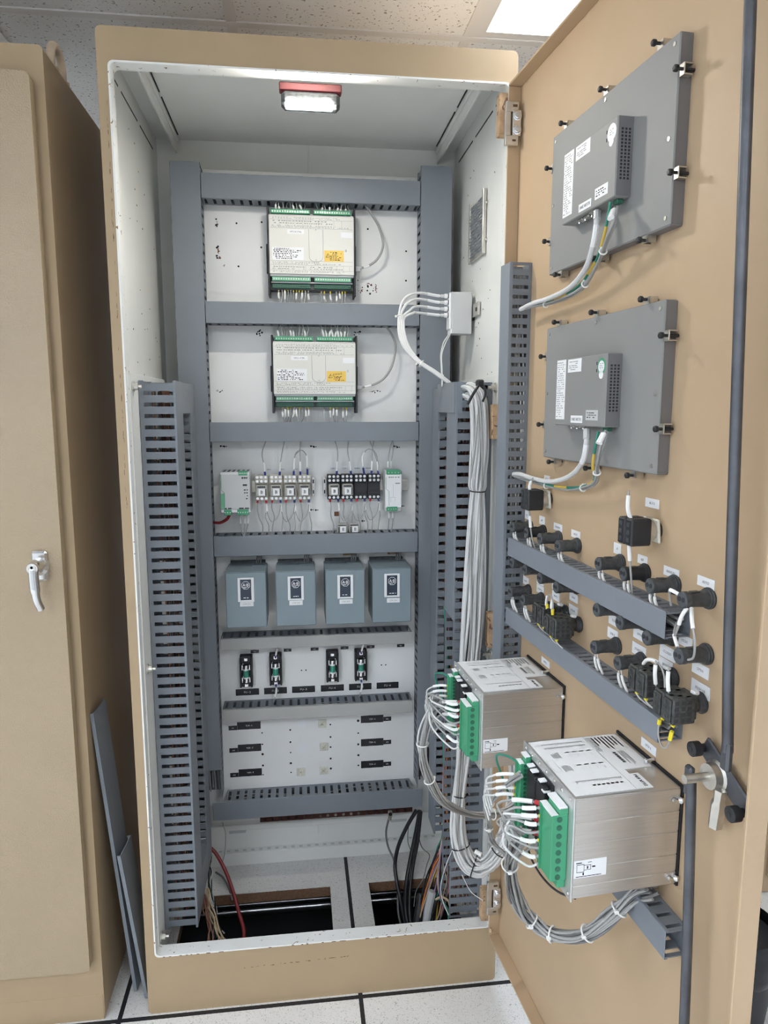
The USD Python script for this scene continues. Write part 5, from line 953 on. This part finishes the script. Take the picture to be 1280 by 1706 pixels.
P_ = {
    'main':[(0.822,0.14,1.553),(0.823,0.07,1.565),(0.836,0.04,1.543),(0.842,0.03,1.439),(0.84,0.03,1.351),(0.838,0.03,1.277),(0.836,0.03,1.126),(0.829,0.025,0.972),(0.818,0.02,0.816),(0.81,0.01,0.659),(0.797,0.0,0.517),(0.798,-0.01,0.423),(0.824,-0.03,0.367),(0.866,-0.05,0.377),(0.905,-0.07,0.462),(0.925,-0.08,0.571),(0.921,-0.085,0.653),(0.911,-0.09,0.727)],
    'm1loop':[(0.709,-0.2,0.891),(0.678,-0.21,0.863),(0.662,-0.21,0.794),(0.676,-0.2,0.717),(0.719,-0.18,0.633),(0.798,-0.15,0.579),(0.88,-0.12,0.563),(0.925,-0.1,0.575)],
    'm2loop':[(0.736,-0.669,0.863),(0.741,-0.605,0.772),(0.763,-0.569,0.688),(0.788,-0.569,0.642),(0.825,-0.59,0.622),(0.859,-0.636,0.654),(0.891,-0.663,0.703),(0.923,-0.678,0.752),(0.94,-0.701,0.782)],
    'm2left':[(0.752,-0.615,0.938),(0.743,-0.571,0.898),(0.753,-0.456,0.803),(0.774,-0.349,0.712),(0.784,-0.35,0.645),(0.783,-0.455,0.683),(0.761,-0.55,0.721)],
    'd1data':[(0.904,-0.467,1.851),(0.9,-0.476,1.827),(0.899,-0.467,1.795),(0.902,-0.432,1.766),(0.905,-0.357,1.747),(0.9,-0.272,1.741),(0.891,-0.191,1.741),(0.885,-0.128,1.737)],
    'd1earth':[(0.904,-0.518,1.852),(0.899,-0.521,1.825),(0.902,-0.5,1.798),(0.909,-0.458,1.773),(0.912,-0.382,1.746),(0.908,-0.273,1.736),(0.895,-0.185,1.738),(0.885,-0.128,1.739)],
    'd1pow':[(0.91,-0.526,1.842),(0.901,-0.54,1.816),(0.903,-0.511,1.791),(0.909,-0.464,1.767),(0.913,-0.389,1.74),(0.908,-0.274,1.732),(0.895,-0.185,1.736),(0.885,-0.128,1.739)],
    'd2data':[(0.904,-0.462,1.489),(0.9,-0.472,1.464),(0.903,-0.45,1.431),(0.908,-0.385,1.401),(0.905,-0.298,1.381),(0.895,-0.219,1.379),(0.888,-0.153,1.382),(0.884,-0.112,1.379)],
    'd2earth':[(0.903,-0.512,1.488),(0.9,-0.51,1.461),(0.906,-0.489,1.429),(0.917,-0.472,1.401),(0.919,-0.402,1.381),(0.91,-0.302,1.372),(0.898,-0.212,1.375),(0.884,-0.112,1.376)],
    'd2pow':[(0.91,-0.528,1.489),(0.9,-0.535,1.463),(0.906,-0.507,1.43),(0.917,-0.477,1.398),(0.921,-0.398,1.378),(0.912,-0.298,1.369),(0.899,-0.21,1.372),(0.884,-0.112,1.375)],
    'sw0':[(0.806,0.32,1.84),(0.772,0.32,1.841),(0.731,0.3,1.834),(0.69,0.28,1.812),(0.676,0.27,1.76),(0.679,0.25,1.702),(0.712,0.23,1.654),(0.76,0.21,1.619),(0.803,0.2,1.588)],
    'sw1':[(0.806,0.32,1.824),(0.772,0.32,1.825),(0.731,0.3,1.818),(0.696,0.28,1.799),(0.68,0.27,1.76),(0.684,0.25,1.702),(0.715,0.23,1.654),(0.763,0.21,1.619),(0.805,0.2,1.588)],
    'sw2':[(0.803,0.32,1.805),(0.773,0.32,1.806),(0.731,0.3,1.799),(0.706,0.28,1.784),(0.685,0.27,1.76),(0.689,0.25,1.702),(0.718,0.23,1.654),(0.766,0.21,1.619),(0.806,0.2,1.588)],
    'sw3':[(0.8,0.32,1.787),(0.773,0.32,1.788),(0.731,0.3,1.782),(0.716,0.28,1.778),(0.69,0.27,1.76),(0.694,0.25,1.702),(0.721,0.23,1.654),(0.769,0.21,1.619),(0.808,0.2,1.588)],
    'swpow':[(0.821,0.3,1.727),(0.8,0.27,1.699),(0.788,0.25,1.669),(0.783,0.22,1.628),(0.782,0.2,1.583)],
    'plc1':[(0.581,0.49,1.93),(0.614,0.49,1.936),(0.646,0.49,1.96),(0.661,0.49,1.998),(0.65,0.49,2.044),(0.629,0.49,2.08),(0.608,0.49,2.108)],
    'plc2':[(0.579,0.49,1.586),(0.618,0.49,1.591),(0.66,0.49,1.611),(0.687,0.49,1.65),(0.698,0.49,1.703),(0.691,0.49,1.734),(0.669,0.49,1.767)],
    'red':[(0.101,0.5,0.119),(0.121,0.49,0.099),(0.152,0.46,0.054),(0.176,0.43,0.0),(0.196,0.39,-0.044),(0.211,0.35,-0.065),(0.212,0.31,-0.084)],
    'blk0':[(0.768,0.47,0.219),(0.736,0.47,0.162),(0.707,0.46,0.102),(0.695,0.45,0.046),(0.697,0.42,0.003),(0.705,0.39,-0.04),(0.714,0.36,-0.092),(0.727,0.33,-0.122)],
    'blk1':[(0.78,0.47,0.218),(0.764,0.46,0.14),(0.745,0.44,0.07),(0.727,0.41,0.007),(0.719,0.38,-0.055),(0.724,0.34,-0.109)],
    'blk2':[(0.785,0.48,0.208),(0.772,0.46,0.118),(0.754,0.44,0.048),(0.739,0.41,-0.015),(0.731,0.37,-0.07),(0.734,0.33,-0.112)],
    'blk3':[(0.684,0.5,0.19),(0.672,0.5,0.133),(0.677,0.49,0.085),(0.695,0.46,0.045),(0.701,0.43,-0.027),(0.696,0.38,-0.074),(0.704,0.33,-0.109)],
    'thin0':[(0.781,0.5,0.196),(0.751,0.5,0.159),(0.745,0.5,0.095),(0.752,0.49,0.068),(0.76,0.47,0.048)],
    'thin1':[(0.775,0.49,0.142),(0.786,0.47,0.089),(0.805,0.43,0.084),(0.794,0.41,0.065),(0.777,0.39,0.028),(0.75,0.36,0.01),(0.738,0.33,-0.019)],
    'col0':[(0.816,0.24,0.977),(0.818,0.23,0.854),(0.812,0.22,0.716),(0.81,0.22,0.571),(0.81,0.21,0.466),(0.812,0.2,0.36),(0.81,0.2,0.294),(0.794,0.21,0.242),(0.776,0.22,0.179),(0.758,0.22,0.103),(0.746,0.21,0.043),(0.741,0.2,0.002)],
    'col1':[(0.816,0.24,0.977),(0.819,0.23,0.854),(0.815,0.22,0.716),(0.816,0.22,0.571),(0.815,0.21,0.466),(0.816,0.2,0.36),(0.809,0.19,0.301),(0.804,0.19,0.254),(0.793,0.19,0.16),(0.781,0.19,0.104),(0.769,0.18,0.054),(0.76,0.17,0.005)],
    'col2':[(0.8,0.19,0.311),(0.792,0.18,0.262),(0.783,0.17,0.213),(0.785,0.16,0.145),(0.803,0.15,0.103),(0.813,0.14,0.097)],
    'col3':[(0.814,0.19,0.329),(0.797,0.19,0.274),(0.803,0.18,0.223),(0.81,0.17,0.182),(0.805,0.17,0.135),(0.79,0.17,0.079),(0.776,0.16,0.041)],
    'fat0':[(0.748,0.24,0.089),(0.737,0.22,0.046),(0.725,0.2,0.004),(0.716,0.18,-0.028)],
    'fat1':[(0.772,0.2,0.126),(0.758,0.19,0.077),(0.746,0.17,0.026),(0.739,0.15,-0.005)],
    'ly0':[(0.116,0.3,0.122),(0.119,0.28,0.098),(0.132,0.26,0.063),(0.154,0.22,0.035),(0.162,0.2,0.022)],
    'ly1':[(0.109,0.28,0.118),(0.114,0.26,0.084),(0.128,0.22,0.057),(0.135,0.18,0.032)],
    'ly2':[(0.109,0.4,0.11),(0.116,0.36,0.078),(0.129,0.32,0.027),(0.148,0.26,-0.006)],
    'ly3':[(0.104,0.42,0.158),(0.111,0.38,0.104),(0.125,0.33,0.039),(0.153,0.25,-0.008)],
    'lg0':[(0.138,0.52,0.194),(0.145,0.53,0.145),(0.141,0.53,0.081),(0.131,0.52,0.046)],
    'lg1':[(0.113,0.5,0.033),(0.138,0.48,0.026),(0.159,0.45,0.008),(0.172,0.42,-0.013)],
    'whitewire':[(0.793,0.03,0.38),(0.78,0.06,0.308),(0.77,0.08,0.233),(0.773,0.07,0.195),(0.786,0.05,0.164)],
    'tie':[(0.811,0.01,0.311),(0.828,-0.02,0.283),(0.858,-0.03,0.262)],
    'm2black':[(0.758,-0.629,0.835),(0.768,-0.632,0.799),(0.78,-0.655,0.78),(0.793,-0.687,0.778),(0.815,-0.706,0.778)],
}
TW, TB = 'tie_white', 'cable_black'
bundle('cable_bundle', 'thick bundle of pale cables down the right side ducts and across to the door', 'cable bundle', P_['main'],
       [(24, .0031, 'cable_white', 'pale_cable'), (4, .0046, 'cable_white', 'thick_pale_cable'), (7, .0026, 'wire_grey', 'grey_cable'), (4, .0024, 'cable_dark', 'dark_cable')], .0195,
       [(.04, TB), (.27, TB), (.47, TB), (.585, TB), (.66, TB), (.72, TB), (.80, TB), (.90, TB)], 3, lambda x: 1+.28*math.sin(x*19)*(.25 < x)*(x < .75), 1.2)
bundle('cable_bundle', 'bundle of grey wires looping from the hinge side metering unit over to the pale cables', 'cable bundle', P_['m1loop'],
       [(9, .0021, 'wire_grey', 'grey_wire'), (3, .0021, 'wire_white', 'pale_wire')], .0095, [(.30, TW), (.47, TW), (.80, TW)], 5, fan=(.6, 0))
bundle('cable_bundle', 'bundle of grey wires looping under the latch side metering unit into the short duct', 'cable bundle', P_['m2loop'],
       [(9, .0024, 'wire_grey', 'grey_wire'), (6, .0022, 'cable_dark', 'dark_wire')], .0105, [(.13, TW), (.40, TW), (.52, TW), (.65, TW), (.82, TW)], 6, fan=(.7, .5))
bundle('cable_bundle', 'few grey wires from the far terminal block of the latch side metering unit', 'cable bundle', P_['m2left'],
       [(4, .0021, 'wire_grey', 'grey_wire')], .0055, [(.40, TW), (.62, TW)], 7)
def cable(name, label, cat, path, r, m, sleeves=(), group=None, ties=(), k=6):
    w = np.array(path, float); o = thing(name, label, cat, 'world', w[0], group); w = w-w[0]
    part(o, 'cable', MB().tube(w, r, 10, k), m)
    for f0, f1, rr, mm, nm in sleeves: sleeve_on(o, w, f0, f1, rr, mm, nm)
    return o
for i, zu in ((1, 'upper'), (2, 'lower')):
    cable('data_cable', f'pale grey data cable from the {zu} display into the door duct', 'cable', P_[f'd{i}data'], .0048, 'cable_white', [(.01, .10, .0062, 'device_grey', 'plug'), (.16, .30, .0051, 'paper_white', 'printed_marker')])
    cable('earth_wire', f'green and yellow earth wire from the {zu} display into the door duct', 'wire', P_[f'd{i}earth'], .0024, 'wire_green', [(.20, .34, .00255, 'wire_yellow', 'yellow_stripe'), (.45, .52, .00255, 'wire_yellow', 'yellow_stripe'), (.66, .72, .00255, 'wire_yellow', 'yellow_stripe')])
    bundle('power_cable', f'pair of grey wires in white sleeves from the {zu} display into the door duct', 'cable', P_[f'd{i}pow'], [(3, .0021, 'wire_grey', 'grey_wire')], .0032, [(.36, TW), (.55, TW), (.78, TW)], 20+i)
    o = P_[f'd{i}pow']; p0, p1 = np.array(o[0]), np.array(o[1])
    for q in (-.003, .003):
        cable('marker_sleeve', f'long white marker sleeve at the power plug of the {zu} display, the {"left" if q > 0 else "right"} one', 'sleeve', [p0+(-.004, q, -.004), (p0+p1)/2+(-.005, q*1.3, 0), p1+(-.005, q*1.6, .006)], .0036, 'sleeve_white')
for i in range(4):
    P_[f'sw{i}'] = [(.8200, .325, 1.831-.0172*i), (.790, .324, 1.8315-.0172*i)]+list(P_[f'sw{i}'][2:])
    cable('network_cable', f'white network cable from the {ORD[i]} port from the top of the network switch', 'cable', P_[f'sw{i}'], .0036, 'cable_white', [(.0, .05, .0065, 'paper_white', 'plug'), (.05, .085, .0046, 'cable_white', 'boot'), (.12, .2, .0042, 'paper_white', 'printed_marker')])
for nm, f in (('upper', .48), ('lower', .80)):
    c = spline(np.array(P_['sw1'])); p = c[int(f*(len(c)-1))]; d = c[int(f*(len(c)-1))+1]-p; d /= np.linalg.norm(d)
    t = thing('cable_tie', f'white cable tie holding the four network cables, the {nm} one', 'cable tie', at=p); a = np.linspace(0, 2*np.pi, 19); e1 = np.cross(d, [0, 0, 1.] if abs(d[2]) < .8 else [1., 0, 0]); e1 /= np.linalg.norm(e1); e2 = np.cross(d, e1)
    part(t, 'band', MB().tube(np.outer(np.cos(a), e1)*.013+np.outer(np.sin(a), e2)*.009, .0016, 6, raw=True).box(-.0155, -.0105, -.003, .003, -.003, .003, .001), 'tie_white')
bundle('switch_wires', 'two thin white wires hanging under the network switch', 'wire', P_['swpow'], [(2, .0016, 'cable_white', 'thin_wire')], .003, [(.85, TW)], 31)
for k_, lab, pl in (('plc1', 'upper', 'plug'), ('plc2', 'lower', 'plug')):
    cable('data_cable', f'grey cable curving from the right side of the {lab} controller up into a duct', 'cable', P_[k_], .0034, 'wire_grey', [(.0, .10, .0048, 'device_grey', 'plug'), (.12, .22, .0037, 'paper_white', 'printed_marker')])
cable('power_cable', 'dark red cable running from the left ducts into the floor opening', 'cable', P_['red'], .0058, 'wire_red')
for n, r, m, lab in (('blk0', .0062, 'cable_black', 'thick black cable bowing leftmost of the black floor cables'), ('blk1', .0066, 'cable_black', 'thick black cable in the middle of the black floor cables'),
                     ('blk2', .0055, 'cable_black', 'black cable nearest the right ducts of the black floor cables'), ('blk3', .0034, 'cable_dark', 'dark grey earth cable from the bolted lug on the ground bar'),
                     ('thin0', .0014, 'cable_dark', 'hair thin dark wire hanging left of the black floor cables'), ('thin1', .0016, 'cable_dark', 'thin dark wire looping right of the black floor cables')):
    cable('floor_cable', lab, 'cable', P_[n], r, m)
t = thing('cable_lug', 'bolted metal cable lug on the ground bar', 'lug', at=(.684, .492, .190)); part(t, 'lug', MB().box(-.007, .007, -.004, .004, 0, .022, .001).cyl((0, 0, -.012), (0, 0, .004), .0052), 'zinc'); part(t, 'bolt', MB().cyl((0, -.004, .014), (0, -.010, .014), .0062, n=6), 'chrome')
g = np.random.default_rng(77)
COL = ('wire_orange', 'wire_yellow', 'wire_pink', 'wire_red', 'wire_purple', 'wire_brown', 'cable_black', 'wire_green', 'wire_tan', 'cable_black', 'wire_orange', 'wire_yellow', 'wire_pink', 'wire_brown', 'cable_black', 'cable_dark')
bundle('wire_bundle', 'bundle of coloured wires down the right ducts into the tape wrapped sleeve', 'wire bundle', P_['col0'], [(1, .0022, m, 'coloured_wire') for m in COL[:9]]+[(5, .0024, 'cable_black', 'black_wire')], .0115, [(.50, TB)], 41, twist=2.2)
bundle('wire_bundle', 'bundle of coloured wires down the right ducts beside the grey pipe sleeve', 'wire bundle', P_['col1'], [(1, .0022, m, 'coloured_wire') for m in COL[4:15]]+[(6, .0024, 'cable_black', 'black_wire')], .0125, [(.52, TB)], 42, twist=-1.8)
bundle('wire_bundle', 'loose lilac and tan wires crossing beside the right front duct', 'wire bundle', P_['col3'], [(2, .0018, 'wire_tan', 'tan_wire'), (1, .0018, 'wire_pink', 'pink_wire'), (1, .0018, 'cable_dark', 'dark_wire')], .009, (), 43)
bundle('wire_bundle', 'lilac wire and tan wire looping in front of the coloured wires', 'wire bundle', P_['col2'], [(1, .0018, 'wire_purple', 'lilac_wire'), (1, .0022, 'wire_tan', 'tan_wire')], .006, (), 44)
t = cable('cable_sleeve', 'black tape wrapped cable end with a white band standing in the floor opening', 'cable', P_['fat0'], .0155, 'cable_black'); sleeve_on(t, np.array(P_['fat0'])-np.array(P_['fat0'][0]), .62, .74, .0160, 'tie_white', 'white_band')
cable('cable_sleeve', 'grey sleeved thick cable end beside the tape wrapped one', 'cable', P_['fat1'], .0125, 'device_grey')
cable('earth_wire', 'green wire arching beside the grey sleeved cable end', 'wire', [(.779, .17, .125), (.792, .15, .128), (.803, .13, .105), (.797, .11, .06), (.783, .09, .01), (.775, .08, -.03)], .0026, 'wire_green')
cable('earth_wire', 'tan wire end bent over the grey sleeved cable end', 'wire', [(.775, .17, .122), (.790, .16, .136), (.806, .15, .131), (.812, .15, .115)], .0032, 'wire_tan')
for n, m, r, lab in (('ly0', 'wire_tan', .0024, 'tan wires fanning out at the foot of the left front duct'), ('ly1', 'wire_brown', .0022, 'brown wires dropping behind the left front duct'), ('ly2', 'cable_white', .0022, 'white wires at the left edge of the floor opening'), ('ly3', 'cable_black', .0022, 'black wires at the left edge of the floor opening')):
    bundle('wire_bundle', lab, 'wire bundle', P_[n], [(4, r, m, 'wire')], .009, (), hash(n) % 7 if False else len(lab), fan=(0, 1.2))
cable('loose_wire', 'thin grey wire hanging behind the lowest duct on the left', 'wire', P_['lg0'], .0012, 'wire_grey'); cable('loose_wire', 'dark grey cable crossing to the left floor opening', 'wire', P_['lg1'], .003, 'cable_dark')
cable('loose_wire', 'thin white wire curling in front of the right front duct', 'wire', P_['whitewire'], .0012, 'cable_white'); cable('loose_wire', 'thin white wire trailing from the pale cables to the hinge', 'wire', P_['tie'], .0012, 'cable_white')
cable('loose_wire', 'thin black wire bowing below the terminal blocks of the latch side metering unit', 'wire', P_['m2black'], .0017, 'cable_black')
t = thing('cable_sleeve_end', 'white sleeve end stuck into the bend of the pale cables', 'sleeve', at=(.828, -.055, .42)); part(t, 'tube', MB().lathe((0, 0, 0), (.014, -.01, -.004), [(0, .0055), (1, .0055)], 14), 'sleeve_white')
# wires from the metering units' terminal blocks into their bundles
for nm, u0, hub in (('hinge', .155, [(.196, -.245, .908), (.181, -.224, .884)]), ('latch', .546, [(.648, -.250, .895), (.655, -.228, .862)])):
    g = np.random.default_rng(len(nm))
    for k in range(8):
        z = .826+.0133*k+.006; xb = u0+.1315; f = (None, 'wire_grey', None, 'ferrule_yellow', None, None, 'ferrule_yellow', None)[k]
        h0 = np.array(hub[0])+g.uniform(-.012, .012, 3)*np.array((1, .6, 1)); h1 = np.array(hub[1])+g.uniform(-.008, .008, 3)
        wire(f'{ORD[k]} wire from below into the large terminal block of the {nm} side meter', f'wires into the large terminal block of the {nm} side metering unit', 'door',
             [(xb, -.205, z), (xb-.006, -.222+g.uniform(-.004, .004), z-.001+g.uniform(-.003, .003)), (xb*.55+h0[0]*.45-.006, -.246+g.uniform(-.012, .008), z*.6+h0[2]*.4+.004), tuple(h0), tuple(h1)], .0019, 'wire_grey' if k % 3 else 'wire_white',
             [(.0, .07, .0026, f or 'wire_grey', 'ferrule')]+([(.10, .36, .0034, 'sleeve_white', 'marker_sleeve')] if k % 2 or k > 4 else []))
    for k in range(4):
        z = .918-.012*k; xb = u0+.019; e = (u0-.022-.004*k, -.235, z-.030)
        wire(f'{ORD[k]} pale wire from the top into the slim terminal block of the {nm} side meter', f'wires into the slim terminal block of the {nm} side metering unit', 'door',
             [(xb, -.198, z), (xb-.008, -.216, z-.001), (xb-.022, -.230, z-.010), e, (e[0]+.006, -.226, z-.072)], .0018, 'wire_white', [(.0, .05, .0024, 'ferrule_yellow', 'ferrule'), (.08, .42, .0031, 'sleeve_white', 'marker_sleeve')])
    for k, z in enumerate((.912, .884, .860)):
        wire(f'{ORD[k]} red tipped wire from the top in the middle panel of the {nm} side meter', f'wires into the middle panel of the {nm} side metering unit', 'door',
             [(u0+.100, -.190, z), (u0+.086, -.205, z-.002), (u0+.062, -.226, z-.012), (u0+.04, -.238, z-.035), tuple(np.array(hub[1])+(0, -.004*k, .004))], .0021, 'wire_grey', [(.0, .16, .0040, 'ferrule_red', 'ferrule'), (.17, .46, .0038, 'sleeve_white', 'marker_sleeve')])
    cable('earth_wire', f'green earth wire at the far terminal block of the {nm} side metering unit', 'wire', [fr('door', p) for p in [(u0+.013, -.19, .934), (u0-.02, -.20, .932), (u0-.042, -.21, .921), (u0-.040, -.2, .885), (u0-.02, -.19, .85)]], .0019, 'wire_green')
t = thing('cable_tie', 'big black cable tie looped over the top of the pale cable bundle', 'cable tie', at=(.835, .02, 1.585))
part(t, 'strap', MB().tube([(-.030, -.012, -.050), (-.022, -.016, -.032), (-.011, -.016, -.014), (0, -.01, 0)], .0034, 8), 'cable_black'); part(t, 'strap', MB().tube([(0, -.01, 0), (.010, -.012, -.012), (.012, -.012, -.028), (.006, -.010, -.044)], .0026, 8), 'cable_black')
part(t, 'head', MB().box(-.009, .008, -.016, .004, -.008, .008, .003), 'cable_black')
